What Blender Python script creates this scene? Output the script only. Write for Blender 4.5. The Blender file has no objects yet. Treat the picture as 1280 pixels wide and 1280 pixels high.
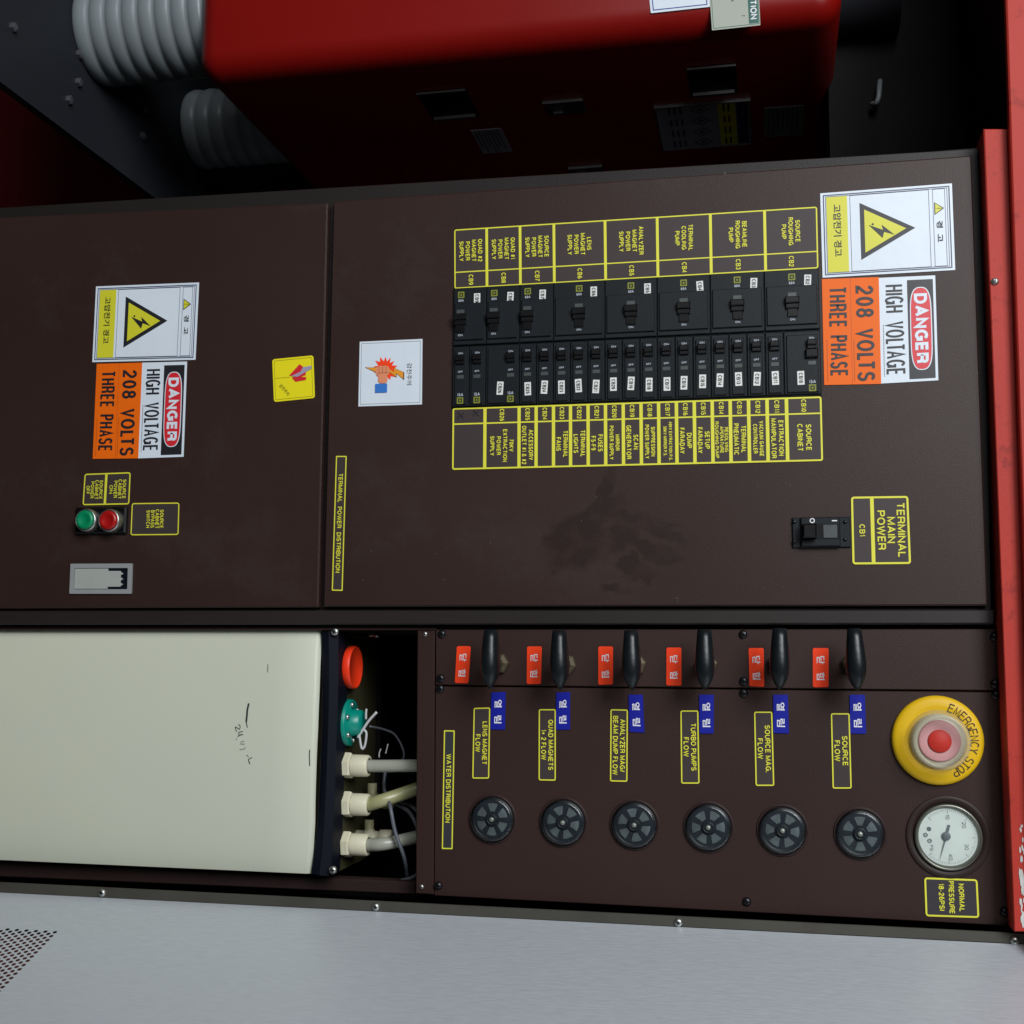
import bpy, math, random
from mathutils import Vector, Matrix
random.seed(7)
S = bpy.context.scene
COL = S.collection
R = math.radians

# ------------------------------------------------------------------ camera
F = 1546.0                       # focal length in pixels of the 1280 px photograph
D = 1.31                         # camera distance from the door plane (metres)
HC = 1.45                        # camera height
c0 = Vector((640, 640))
Zc = -Vector((-6800 - 640, 770 - 640, F)).normalized()      # real up, in camera axes (x right, y down, z forward)
Xc = -Vector((735 - 640, -12320 - 640, F)).normalized()     # real right
Xc = (Xc - Zc * Xc.dot(Zc)).normalized()
Yc = Zc.cross(Xc)                                           # into the cabinet
CAM = Vector((0, -D, HC))
cam_d = bpy.data.cameras.new('camera')
cam = bpy.data.objects.new('camera', cam_d); COL.objects.link(cam)
cam_d.sensor_width = 36.0; cam_d.lens = F / 1280 * 36.0
cam_d.clip_start = 0.02; cam_d.clip_end = 60
ex = Vector((Xc.x, Yc.x, Zc.x)); ey = Vector((Xc.y, Yc.y, Zc.y)); ez = Vector((Xc.z, Yc.z, Zc.z))
M = Matrix((( ex.x, -ey.x, -ez.x, CAM.x), (ex.y, -ey.y, -ez.y, CAM.y), (ex.z, -ey.z, -ez.z, CAM.z), (0, 0, 0, 1)))
cam.matrix_world = M
S.camera = cam

# ------------------------------------------------------------------ light
w = bpy.data.worlds.new('World'); S.world = w; w.use_nodes = True
bg = w.node_tree.nodes['Background']; bg.inputs[0].default_value = (0.72, 0.75, 0.82, 1); bg.inputs[1].default_value = 0.055

def area(name, loc, target, sx, sy, power, col):
    l = bpy.data.lights.new(name, 'AREA'); l.shape = 'RECTANGLE'; l.size = sx; l.size_y = sy
    l.energy = power; l.color = col
    o = bpy.data.objects.new(name, l); COL.objects.link(o)
    o.location = loc
    o.rotation_euler = (Vector(target) - Vector(loc)).to_track_quat('-Z', 'Y').to_euler()
    return o
area('ceiling_lamp', (-1.15, -2.3, 2.95), (0.0, 0.0, 1.4), 1.3, 1.0, 68, (0.93, 0.97, 1.0))
area('ceiling_lamp', (-2.4, -3.3, 2.5), (0.0, 0.0, 1.1), 1.9, 1.6, 80, (0.97, 0.98, 1.0))
S.view_settings.view_transform = 'Standard'
S.view_settings.look = 'None'
S.view_settings.exposure = -0.05
S.view_settings.gamma = 1.0

# ------------------------------------------------------------------ materials
MATS = {}
def mat(name, col, rough=0.5, metal=0.0, spec=0.5, var=0.0, vscale=8.0, bump=0.0, bscale=300.0, coat=0.0,
        stretch=None, dirt=0.0, dirt_col=(0.05, 0.04, 0.03), dirt_scale=3.0):
    if name in MATS: return MATS[name]
    m = bpy.data.materials.new(name); m.use_nodes = True
    nt = m.node_tree; b = nt.nodes['Principled BSDF']
    b.inputs['Base Color'].default_value = (*col, 1)
    b.inputs['Roughness'].default_value = rough; b.inputs['Metallic'].default_value = metal
    b.inputs['Specular IOR Level'].default_value = spec; b.inputs['Coat Weight'].default_value = coat
    tc = nt.nodes.new('ShaderNodeTexCoord'); co = tc.outputs['Object']
    if stretch:
        mp = nt.nodes.new('ShaderNodeMapping'); mp.inputs['Scale'].default_value = stretch
        nt.links.new(co, mp.inputs[0]); co = mp.outputs[0]
    if var > 0:
        n = nt.nodes.new('ShaderNodeTexNoise'); n.inputs['Scale'].default_value = vscale; n.inputs['Detail'].default_value = 5
        nt.links.new(co, n.inputs[0])
        mx = nt.nodes.new('ShaderNodeMix'); mx.data_type = 'RGBA'
        mx.inputs[6].default_value = (*[c * (1 - var) for c in col], 1)
        mx.inputs[7].default_value = (*[min(1, c * (1 + var)) for c in col], 1)
        nt.links.new(n.outputs[0], mx.inputs[0]); src = mx.outputs[2]
        mr = nt.nodes.new('ShaderNodeMapRange'); mr.inputs[3].default_value = max(0.03, rough - 0.1 * min(1, var * 3)); mr.inputs[4].default_value = rough + 0.1 * min(1, var * 3)
        nt.links.new(n.outputs[0], mr.inputs[0]); nt.links.new(mr.outputs[0], b.inputs['Roughness'])
        if dirt > 0:
            n2 = nt.nodes.new('ShaderNodeTexNoise'); n2.inputs['Scale'].default_value = dirt_scale; n2.inputs['Detail'].default_value = 9; n2.inputs['Roughness'].default_value = 0.7
            nt.links.new(tc.outputs['Object'], n2.inputs[0])
            m2 = nt.nodes.new('ShaderNodeMapRange'); m2.inputs[1].default_value = 0.56; m2.inputs[2].default_value = 0.66; m2.inputs[4].default_value = dirt
            nt.links.new(n2.outputs[0], m2.inputs[0])
            x2 = nt.nodes.new('ShaderNodeMix'); x2.data_type = 'RGBA'; x2.inputs[7].default_value = (*dirt_col, 1)
            nt.links.new(m2.outputs[0], x2.inputs[0]); nt.links.new(src, x2.inputs[6]); src = x2.outputs[2]
        nt.links.new(src, b.inputs['Base Color'])
    if bump > 0:
        n3 = nt.nodes.new('ShaderNodeTexNoise'); n3.inputs['Scale'].default_value = bscale; n3.inputs['Detail'].default_value = 3
        nt.links.new(co, n3.inputs[0])
        bp = nt.nodes.new('ShaderNodeBump'); bp.inputs['Strength'].default_value = bump; bp.inputs['Distance'].default_value = 0.0006
        nt.links.new(n3.outputs[0], bp.inputs['Height']); nt.links.new(bp.outputs[0], b.inputs['Normal'])
    MATS[name] = m
    return m

BROWN = (0.029, 0.0137, 0.0110)
m_door = mat('brown_powder_coat', BROWN, 0.46, var=0.24, vscale=3.5, bump=0.35, bscale=900, spec=0.3, dirt=0.22, dirt_col=(0.05, 0.04, 0.035), dirt_scale=5)
m_valve = mat('brown_plate_paint', (0.029, 0.0130, 0.0105), 0.48, spec=0.3, var=0.22, vscale=4, bump=0.3, bscale=900)
m_frame = mat('dark_brown_frame', (0.013, 0.0095, 0.009), 0.5, spec=0.3, var=0.15, vscale=5, bump=0.3, bscale=700)
m_legend = mat('legend_plate_brown', (0.045, 0.032, 0.032), 0.5, spec=0.35, var=0.06, vscale=15)
m_yel = mat('yellow_print', (0.72, 0.69, 0.045), 0.5, var=0.07, vscale=60)
m_yel_pl = mat('yellow_sticker_vinyl', (0.80, 0.70, 0.01), 0.4, var=0.05, vscale=20)
m_yel_s = mat('yellow_sign_band', (0.62, 0.60, 0.03), 0.4, var=0.05, vscale=20)
m_white = mat('white_vinyl', (0.66, 0.73, 0.80), 0.38, var=0.05, vscale=14, bump=0.5, bscale=45)
m_white2 = mat('white_tag', (0.72, 0.73, 0.70), 0.45, var=0.08, vscale=60)
m_navy = mat('navy_ink', (0.02, 0.03, 0.09), 0.45)
m_ink = mat('black_ink', (0.014, 0.014, 0.018), 0.45, var=0.1, vscale=80)
m_orange = mat('orange_vinyl', (0.82, 0.135, 0.002), 0.5, spec=0.3, var=0.06, vscale=14, bump=0.1, bscale=150)
m_redv = mat('red_sign_print', (0.62, 0.02, 0.03), 0.4, var=0.05, vscale=20)
m_redtag = mat('red_tag_vinyl', (0.92, 0.055, 0.010), 0.45, spec=0.3, var=0.06, vscale=25)
m_bluetag = mat('blue_tag_vinyl', (0.006, 0.011, 0.27), 0.5, spec=0.25, var=0.15, vscale=25)
m_tagtext = mat('tag_white_print', (0.75, 0.75, 0.78), 0.45)
m_blk = mat('black_breaker_plastic', (0.0065, 0.0095, 0.012), 0.45, spec=0.25, var=0.2, vscale=25, bump=0.15, bscale=500)
m_blk2 = mat('black_toggle_plastic', (0.0025, 0.0025, 0.003), 0.35, spec=0.3, var=0.2, vscale=40)
m_handle = mat('black_valve_plastic', (0.005, 0.0075, 0.009), 0.36, spec=0.35, var=0.3, vscale=50, bump=0.3, bscale=220)
m_win = mat('grey_window_plastic', (0.055, 0.065, 0.065), 0.4, var=0.2, vscale=200)
m_olive = mat('olive_emblem_print', (0.20, 0.22, 0.02), 0.5)
m_pr = mat('pale_small_print', (0.42, 0.46, 0.52), 0.5)
m_screw = mat('black_oxide_screw', (0.03, 0.03, 0.034), 0.3, metal=0.8)
m_steel = mat('bright_steel', (0.45, 0.45, 0.43), 0.4, metal=1.0, var=0.1, vscale=90)
m_brass = mat('dull_brass', (0.07, 0.055, 0.03), 0.5, metal=0.5, var=0.25, vscale=90)
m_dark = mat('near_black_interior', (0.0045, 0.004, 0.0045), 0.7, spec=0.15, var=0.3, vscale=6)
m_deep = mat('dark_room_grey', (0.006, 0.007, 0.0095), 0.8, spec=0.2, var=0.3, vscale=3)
m_shelf = mat('dark_grey_shelf_paint', (0.016, 0.018, 0.023), 0.6, spec=0.25, var=0.15, vscale=6, bump=0.2, bscale=300)
m_boxred = mat('deep_red_enamel', (0.20, 0.0035, 0.002), 0.36, spec=0.35, var=0.12, vscale=3, bump=0.12, bscale=120)
m_redpaint = mat('red_frame_paint', (0.42, 0.034, 0.022), 0.55, spec=0.25, var=0.13, vscale=10, bump=0.3, bscale=500, dirt=0.5, dirt_col=(0.16, 0.01, 0.01), dirt_scale=45)
m_chip = mat('bare_primer', (0.55, 0.55, 0.52), 0.6, var=0.3, vscale=80)
m_alu = mat('brushed_grey_sheet', (0.58, 0.62, 0.66), 0.46, metal=0.4, var=0.12, vscale=420, bump=0.5, bscale=420, stretch=(1, 1, 0.16))
m_flange = mat('dull_flange_metal', (0.085, 0.080, 0.066), 0.45, metal=0.4, var=0.25, vscale=12, dirt=0.4, dirt_col=(0.06, 0.03, 0.025), dirt_scale=10)
m_tank = mat('milky_polyethylene', (0.56, 0.58, 0.47), 0.42, spec=0.35, var=0.05, vscale=4.0, bump=0.15, bscale=12, dirt=0.25, dirt_col=(0.60, 0.60, 0.38), dirt_scale=2.2)
m_tanktop = mat('olive_tank_top', (0.05, 0.045, 0.02), 0.5, var=0.2, vscale=20)
m_cap = mat('navy_rubber_edge', (0.004, 0.005, 0.011), 0.6, spec=0.12, var=0.2, vscale=20)
m_redcap = mat('orange_red_cap_plastic', (0.85, 0.04, 0.008), 0.4, var=0.05, vscale=30)
m_teal = mat('teal_flange_plastic', (0.0, 0.24, 0.18), 0.35, var=0.1, vscale=40)
m_cream = mat('cream_nylon', (0.66, 0.63, 0.46), 0.4, var=0.07, vscale=40)
m_cream2 = mat('aged_cream_nylon', (0.36, 0.35, 0.20), 0.45, var=0.1, vscale=40)
m_hose = mat('milky_hose', (0.33, 0.34, 0.28), 0.3, var=0.12, vscale=20)
m_hose2 = mat('yellowed_hose', (0.34, 0.34, 0.17), 0.3, var=0.12, vscale=20)
m_wire = mat('grey_cable', (0.10, 0.11, 0.13), 0.45)
m_wire2 = mat('pale_cable_tie', (0.5, 0.5, 0.5), 0.45)
m_rib = mat('pale_ribbed_plastic', (0.20, 0.23, 0.24), 0.38, var=0.08, vscale=12)
m_estop = mat('yellow_moulded_plastic', (0.70, 0.43, 0.005), 0.5, spec=0.35, var=0.10, vscale=25, bump=0.1, bscale=200)
m_red = mat('red_button_plastic', (0.50, 0.03, 0.02), 0.55, spec=0.3)
m_pink = mat('frosted_pink_plastic', (0.58, 0.30, 0.30), 0.5, spec=0.3, var=.1, vscale=120)
m_frost = mat('frosted_plastic_rim', (0.56, 0.52, 0.40), 0.35)
m_green = mat('green_button_plastic', (0.0, 0.22, 0.09), 0.35)
m_gauge = mat('gauge_dial_white', (0.82, 0.86, 0.82), 0.5, var=0.03, vscale=40)
m_gink = mat('gauge_grey_ink', (0.16, 0.18, 0.20), 0.5)
m_gcase = mat('gauge_case_metal', (0.20, 0.20, 0.17), 0.32, metal=0.8, var=0.2, vscale=60)
m_bezel = mat('gauge_bezel_brown', (0.022, 0.0115, 0.010), 0.5, spec=0.3, var=0.1, vscale=20)
m_rotor = mat('flow_rotor_black', (0.019, 0.025, 0.033), 0.35, spec=0.4, var=.2, vscale=60)
m_pad = mat('flow_window_grey', (0.12, 0.14, 0.145), 0.35, var=0.6, vscale=110)
m_grey = mat('grey_switch_plastic', (0.27, 0.28, 0.28), 0.45, var=0.08, vscale=60)
m_lgrey = mat('pale_grey_plug_plastic', (0.36, 0.38, 0.35), 0.45, var=0.08, vscale=60)
m_marker = mat('marker_pen_ink', (0.02, 0.035, 0.03), 0.5)
m_marker2 = mat('faded_marker_ink', (0.16, 0.19, 0.16), 0.5)
m_dlab = mat('dull_paper_label', (0.30, 0.31, 0.36), 0.5, var=0.1, vscale=60)
m_greenp = mat('green_header_print', (0.01, 0.10, 0.08), 0.45)

def glass(name, tint, ior=1.45, mixf=0.12, rough=0.08):
    m = bpy.data.materials.new(name); m.use_nodes = True
    nt = m.node_tree; nt.nodes.clear()
    out = nt.nodes.new('ShaderNodeOutputMaterial'); mx = nt.nodes.new('ShaderNodeMixShader')
    tr = nt.nodes.new('ShaderNodeBsdfTransparent'); tr.inputs[0].default_value = (*tint, 1)
    gl = nt.nodes.new('ShaderNodeBsdfGlossy'); gl.inputs['Roughness'].default_value = rough
    fr = nt.nodes.new('ShaderNodeFresnel'); fr.inputs[0].default_value = ior
    ad = nt.nodes.new('ShaderNodeMath'); ad.operation = 'ADD'; ad.inputs[1].default_value = mixf * 0.3
    nt.links.new(fr.outputs[0], ad.inputs[0]); nt.links.new(ad.outputs[0], mx.inputs[0])
    nt.links.new(tr.outputs[0], mx.inputs[1]); nt.links.new(gl.outputs[0], mx.inputs[2]); nt.links.new(mx.outputs[0], out.inputs[0])
    return m
m_glass = glass('clear_glass', (0.93, 0.96, 0.95), 1.4, 0.05, 0.22)
def frosted():
    m = bpy.data.materials.new('frosted_clear_plastic'); m.use_nodes = True
    nt = m.node_tree; b = nt.nodes['Principled BSDF']; out = nt.nodes['Material Output']
    b.inputs['Base Color'].default_value = (0.62, 0.58, 0.42, 1); b.inputs['Roughness'].default_value = 0.22
    tr = nt.nodes.new('ShaderNodeBsdfTransparent'); mx = nt.nodes.new('ShaderNodeMixShader'); mx.inputs[0].default_value = 0.28
    nt.links.new(tr.outputs[0], mx.inputs[1]); nt.links.new(b.outputs[0], mx.inputs[2]); nt.links.new(mx.outputs[0], out.inputs[0])
    return m
m_clear = frosted()

# the greasy hand mark on the big door: a stain of its own shape (palm and fingers)
def door_with_handprint():
    m = m_door.copy(); m.name = 'brown_powder_coat_with_hand_mark'
    nt = m.node_tree; b = nt.nodes['Principled BSDF']
    src = b.inputs['Base Color'].links[0].from_socket
    geo = nt.nodes.new('ShaderNodeNewGeometry')
    nz = nt.nodes.new('ShaderNodeTexNoise'); nz.inputs['Scale'].default_value = 22; nz.inputs['Detail'].default_value = 4
    nt.links.new(geo.outputs['Position'], nz.inputs[0])
    sub = nt.nodes.new('ShaderNodeVectorMath'); sub.operation = 'SUBTRACT'; sub.inputs[1].default_value = (0.5, 0.5, 0.5)
    nt.links.new(nz.outputs['Color'], sub.inputs[0])
    sc = nt.nodes.new('ShaderNodeVectorMath'); sc.operation = 'SCALE'; sc.inputs['Scale'].default_value = 0.06
    nt.links.new(sub.outputs[0], sc.inputs[0])
    ps = nt.nodes.new('ShaderNodeVectorMath'); ps.operation = 'ADD'
    nt.links.new(geo.outputs['Position'], ps.inputs[0]); nt.links.new(sc.outputs[0], ps.inputs[1])
    last = None
    for (px, py, a, bb, ang) in [(725, 672, 36, 40, 20), (700, 695, 26, 18, 30), (752, 612, 30, 12, -55), (745, 640, 30, 20, -20), (780, 676, 16, 22, 0), (810, 650, 42, 11, 8),
                                 (832, 668, 24, 9, 30), (815, 690, 32, 9, 12), (800, 712, 24, 10, 5), (772, 735, 20, 7, 25), (690, 700, 10, 5, 40)]:
        P = pix(px, py, 0)
        k = 0.00085
        s1 = nt.nodes.new('ShaderNodeVectorMath'); s1.operation = 'SUBTRACT'; s1.inputs[1].default_value = (P.x, 0, P.z)
        nt.links.new(ps.outputs[0], s1.inputs[0])
        # rotate about Y so that the long axis lies along local z
        rt = nt.nodes.new('ShaderNodeVectorRotate'); rt.rotation_type = 'Y_AXIS'; rt.inputs['Angle'].default_value = R(-ang)
        nt.links.new(s1.outputs[0], rt.inputs[0])
        s2 = nt.nodes.new('ShaderNodeVectorMath'); s2.operation = 'MULTIPLY'; s2.inputs[1].default_value = (1 / (bb * k), 0, 1 / (a * k))
        nt.links.new(rt.outputs[0], s2.inputs[0])
        ln = nt.nodes.new('ShaderNodeVectorMath'); ln.operation = 'LENGTH'; nt.links.new(s2.outputs[0], ln.inputs[0])
        mr = nt.nodes.new('ShaderNodeMapRange'); mr.inputs[1].default_value = 0.85; mr.inputs[2].default_value = 1.2; mr.inputs[3].default_value = 1; mr.inputs[4].default_value = 0
        nt.links.new(ln.outputs['Value'], mr.inputs[0])
        if last is None: last = mr.outputs[0]
        else:
            mxx = nt.nodes.new('ShaderNodeMath'); mxx.operation = 'MAXIMUM'
            nt.links.new(last, mxx.inputs[0]); nt.links.new(mr.outputs[0], mxx.inputs[1]); last = mxx.outputs[0]
    nz2 = nt.nodes.new('ShaderNodeTexNoise'); nz2.inputs['Scale'].default_value = 38; nz2.inputs['Detail'].default_value = 6
    nt.links.new(geo.outputs['Position'], nz2.inputs[0])
    pr = nt.nodes.new('ShaderNodeMapRange'); pr.inputs[1].default_value = 0.36; pr.inputs[2].default_value = 0.52; pr.inputs[3].default_value = 0.35; pr.inputs[4].default_value = 0.9
    nt.links.new(nz2.outputs[0], pr.inputs[0])
    md = nt.nodes.new('ShaderNodeMath'); md.operation = 'MULTIPLY'
    nt.links.new(last, md.inputs[0]); nt.links.new(pr.outputs[0], md.inputs[1])
    mx = nt.nodes.new('ShaderNodeMix'); mx.data_type = 'RGBA'; mx.inputs[7].default_value = (0.0165, 0.0062, 0.0044, 1)
    nt.links.new(md.outputs[0], mx.inputs[0]); nt.links.new(src, mx.inputs[6]); nt.links.new(mx.outputs[2], b.inputs['Base Color'])
    return m

# ------------------------------------------------------------------ geometry helpers
def ray(px, py):
    c = Vector((px - 640, py - 640, F))
    return Vector((Xc.dot(c), Yc.dot(c), Zc.dot(c)))
def pix(px, py, Y=0.0):
    r = ray(px, py); return CAM + r * ((Y - CAM.y) / r.y)
def pixX(px, py, X):
    r = ray(px, py); return CAM + r * ((X - CAM.x) / r.x)
def pixplane(px, py, P, N):
    r = ray(px, py); return CAM + r * ((P - CAM).dot(N) / r.dot(N))

class MB:
    def __init__(s): s.v = []; s.f = []; s.smooth = []
    def add(s, vs, fs, smooth=False):
        n = len(s.v); s.v += [Vector(v) for v in vs]
        s.f += [tuple(i + n for i in f) for f in fs]; s.smooth += [smooth] * len(fs)
    def box(s, lo, hi):
        (a, b, c), (d, e, f) = lo, hi
        s.add([(a,b,c),(d,b,c),(d,e,c),(a,e,c),(a,b,f),(d,b,f),(d,e,f),(a,e,f)],
              [(0,3,2,1),(4,5,6,7),(0,1,5,4),(1,2,6,5),(2,3,7,6),(3,0,4,7)])
    def cbox(s, lo, hi, c=0.001):
        # box with a chamfered front (towards -Y)
        (a, b, d), (e, f, g) = lo, hi
        vs = [(a,f,d),(e,f,d),(e,f,g),(a,f,g),(a,b+c,d),(e,b+c,d),(e,b+c,g),(a,b+c,g),(a+c,b,d+c),(e-c,b,d+c),(e-c,b,g-c),(a+c,b,g-c)]
        fs = [(3,2,1,0)]
        for i in range(4):
            j = (i+1) % 4; fs += [(i,j,4+j,4+i),(4+i,4+j,8+j,8+i)]
        fs.append((8,9,10,11)); s.add(vs, fs)
    def lathe(s, c, axis, prof, n=32, smooth=True, a0=0.0):
        c = Vector(c); vs = []; fs = []
        ax = {'Y': (Vector((1,0,0)), Vector((0,0,1)), Vector((0,-1,0))), 'Z': (Vector((1,0,0)), Vector((0,1,0)), Vector((0,0,1))),
              'X': (Vector((0,1,0)), Vector((0,0,1)), Vector((1,0,0)))}[axis]
        for (r, h) in prof:
            for k in range(n):
                t = 2*math.pi*k/n + a0
                vs.append(c + ax[0]*r*math.cos(t) + ax[1]*r*math.sin(t) + ax[2]*h)
        for i in range(len(prof)-1):
            for k in range(n):
                k2 = (k+1) % n
                fs.append((i*n+k, i*n+k2, (i+1)*n+k2, (i+1)*n+k))
        s.add(vs, fs, smooth)
    def tube(s, pts, r, n=12):
        pts = [Vector(p) for p in pts]; vs = []; fs = []
        up = Vector((0, 1, 0))
        for i, p in enumerate(pts):
            t = (pts[min(i+1, len(pts)-1)] - pts[max(i-1, 0)]).normalized()
            a = t.cross(up)
            if a.length < 1e-3: a = t.cross(Vector((1, 0, 0)))
            a.normalize(); b = t.cross(a)
            rr = r[i] if isinstance(r, (list, tuple)) else r
            for k in range(n):
                q = 2*math.pi*k/n; vs.append(p + a*rr*math.cos(q) + b*rr*math.sin(q))
        for i in range(len(pts)-1):
            for k in range(n):
                k2 = (k+1) % n; fs.append((i*n+k, i*n+k2, (i+1)*n+k2, (i+1)*n+k))
        fs.append(tuple(range(n))[::-1]); fs.append(tuple(range((len(pts)-1)*n, len(pts)*n)))
        s.add(vs, fs, True)
    def mesh(s, name, m, off=Vector((0,0,0))):
        me = bpy.data.meshes.new(name)
        me.from_pydata([tuple(v - off) for v in s.v], [], s.f)
        me.polygons.foreach_set('use_smooth', s.smooth)
        me.materials.append(m); me.update()
        return me
def spline(pts, n=8):
    P = [Vector(p) for p in pts]; out = []
    P = [P[0]*2-P[1]] + P + [P[-1]*2-P[-2]]
    for i in range(1, len(P)-2):
        for k in range(n):
            t = k/n; a, b, c, d = P[i-1], P[i], P[i+1], P[i+2]
            out.append(0.5*((2*b)+(c-a)*t+(2*a-5*b+4*c-d)*t*t+(3*b-a-3*c+d)*t**3))
    out.append(P[-2]); return out

def thing(name, label, cat, loc, group=None):
    o = bpy.data.objects.new(name, None); COL.objects.link(o); o.location = loc
    o.empty_display_size = 0.02
    o['label'] = label; o['category'] = cat
    if group: o['group'] = group
    return o
def origin(o):
    v = Vector(o.location)
    while o.parent: o = o.parent; v += Vector(o.location)
    return v
def part(name, mb, m, parent, kind=None, label=None):
    me = mb.mesh(name, m, origin(parent) if parent else Vector((0,0,0)))
    o = bpy.data.objects.new(name, me); COL.objects.link(o); o.parent = parent
    if kind: o['kind'] = kind
    if label: o['label'] = label
    return o
def inst(name, me, parent, loc=(0,0,0)):
    o = bpy.data.objects.new(name, me); COL.objects.link(o); o.parent = parent; o.location = loc
    return o
def struct(name, mb, m):
    o = part(name, mb, m, None); o['kind'] = 'structure'; return o

# ------------------------------------------------------------------ lettering
_T = {}
def glyphs(s, bold=0.0, space=1.0):
    k = (s, bold, space)
    if k in _T: return _T[k]
    c = bpy.data.curves.new('lettering_source', 'FONT'); c.body = s; c.resolution_u = 3; c.offset = bold; c.space_character = space
    o = bpy.data.objects.new('lettering_source', c); COL.objects.link(o)
    bpy.context.view_layer.update()
    e = o.evaluated_get(bpy.context.evaluated_depsgraph_get()); me = e.to_mesh()
    vs = [(v.co.x, v.co.y) for v in me.vertices]; fs = [tuple(p.vertices) for p in me.polygons]
    e.to_mesh_clear(); bpy.data.objects.remove(o); bpy.data.curves.remove(c)
    x0 = min(v[0] for v in vs); x1 = max(v[0] for v in vs); y0 = min(v[1] for v in vs); y1 = max(v[1] for v in vs)
    _T[k] = (vs, fs, x0, x1, y0, y1); return _T[k]

# a plain grotesque capital alphabet drawn as strokes (unit box), so that its weight stays even when condensed
def _arc(cx, cy, rx, ry, a0, a1, n=9):
    return [(cx+rx*math.cos(R(a0+(a1-a0)*i/n)), cy+ry*math.sin(R(a0+(a1-a0)*i/n))) for i in range(n+1)]
def _alpha():
    A = {}
    A['A'] = (.98, [[(0,0),(.5,1),(1,0)],[(.19,.33),(.81,.33)]])
    A['B'] = (.86, [[(0,0),(0,1),(.6,1)]+_arc(.62,.765,.33,.235,90,-90)+[(0,.53)],[(0,0),(.62,0)]+_arc(.66,.265,.34,.265,-90,90)])
    A['C'] = (.94, [_arc(.5,.5,.5,.5,42,318,18)])
    A['D'] = (.92, [[(0,0),(0,1),(.45,1)]+_arc(.5,.5,.5,.5,90,-90,12)+[(0,0)]])
    A['E'] = (.80, [[(1,1),(0,1),(0,0),(1,0)],[(0,.52),(.92,.52)]])
    A['F'] = (.76, [[(1,1),(0,1),(0,0)],[(0,.5),(.88,.5)]])
    A['G'] = (.98, [_arc(.5,.5,.5,.5,45,335,18)+[(1,.46),(.58,.46)],[(1,.46),(1,0)]])
    A['H'] = (.90, [[(0,0),(0,1)],[(1,0),(1,1)],[(0,.52),(1,.52)]])
    A['I'] = (0, [[(.5,0),(.5,1)]])
    A['J'] = (.70, [[(1,1),(1,.3)]+_arc(.5,.3,.5,.3,0,-180,8)])
    A['K'] = (.90, [[(0,0),(0,1)],[(1,1),(0,.36)],[(.30,.58),(1,0)]])
    A['L'] = (.74, [[(0,1),(0,0),(1,0)]])
    A['M'] = (1.06, [[(0,0),(0,1),(.5,.12),(1,1),(1,0)]])
    A['N'] = (.90, [[(0,0),(0,1),(1,0),(1,1)]])
    A['O'] = (1.02, [_arc(.5,.5,.5,.5,90,450,24)])
    A['P'] = (.84, [[(0,0),(0,1),(.62,1)]+_arc(.66,.735,.34,.265,90,-90)+[(0,.47)]])
    A['Q'] = (1.02, [_arc(.5,.5,.5,.5,90,450,24),[(.6,.28),(1,-.04)]])
    A['R'] = (.90, [[(0,0),(0,1),(.62,1)]+_arc(.66,.75,.32,.25,90,-90)+[(0,.5)],[(.64,.5),(.93,.38),(.97,0)]])
    A['S'] = (.84, [_arc(.5,.75,.46,.25,25,180,9)+[(.06,.66),(.25,.54),(.78,.45)]+_arc(.5,.27,.5,.27,35,-165,11)])
    A['T'] = (.86, [[(0,1),(1,1)],[(.5,1),(.5,0)]])
    A['U'] = (.90, [[(0,1),(0,.36)]+_arc(.5,.36,.5,.36,180,360,10)+[(1,1)]])
    A['V'] = (.92, [[(0,1),(.5,0),(1,1)]])
    A['W'] = (1.32, [[(0,1),(.25,0),(.5,.95),(.75,0),(1,1)]])
    A['X'] = (.92, [[(0,1),(1,0)],[(0,0),(1,1)]])
    A['Y'] = (.92, [[(0,1),(.5,.45),(1,1)],[(.5,.45),(.5,0)]])
    A['Z'] = (.84, [[(0,1),(1,1),(0,0),(1,0)]])
    A['0'] = (.72, [_arc(.5,.5,.5,.5,90,450,22)])
    A['1'] = (.42, [[(.95,0),(.95,1),(.75,.85),(0,.76)]])
    A['2'] = (.72, [_arc(.5,.70,.48,.30,170,-25,10)+[(.55,.36),(.04,.10),(0,0),(1,0)]])
    A['3'] = (.72, [_arc(.48,.75,.42,.25,160,-90,10),[(.48,.5)]+_arc(.48,.27,.5,.27,70,-165,11)])
    A['4'] = (.76, [[(.76,0),(.76,1),(0,.28),(1,.28)]])
    A['5'] = (.72, [[(.9,1),(.18,1),(.08,.5)]+_arc(.5,.32,.5,.32,140,-160,12)])
    A['6'] = (.72, [_arc(.5,.31,.5,.31,90,450,18),_arc(.62,.5,.62,.5,75,190,8)])
    A['7'] = (.72, [[(0,1),(1,1),(.5,.5),(.3,0)]])
    A['8'] = (.72, [_arc(.5,.755,.42,.245,90,450,16),_arc(.5,.265,.5,.265,90,450,18)])
    A['9'] = (.72, [_arc(.5,.69,.5,.31,90,450,18),_arc(.38,.5,.62,.5,-105,10,8)])
    A['#'] = (.80, [[(.18,0),(.38,1)],[(.62,0),(.82,1)],[(0,.32),(.95,.32)],[(.05,.68),(1,.68)]])
    A['&'] = (.92, [[(1,0),(.2,.78)]+_arc(.42,.82,.22,.18,180,-20,8)+[(.15,.5)]+_arc(.4,.26,.4,.26,130,300,8)+[(.95,.45)]])
    A['-'] = (.42, [[(0,.38),(1,.38)]])
    A['+'] = (.72, [[(0,.42),(1,.42)],[(.5,.1),(.5,.74)]])
    A['/'] = (.45, [[(0,-.02),(1,1.02)]])
    A['.'] = (0, [[(.5,-.09),(.5,.09)]])
    return A
ALPHA = _alpha()
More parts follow.
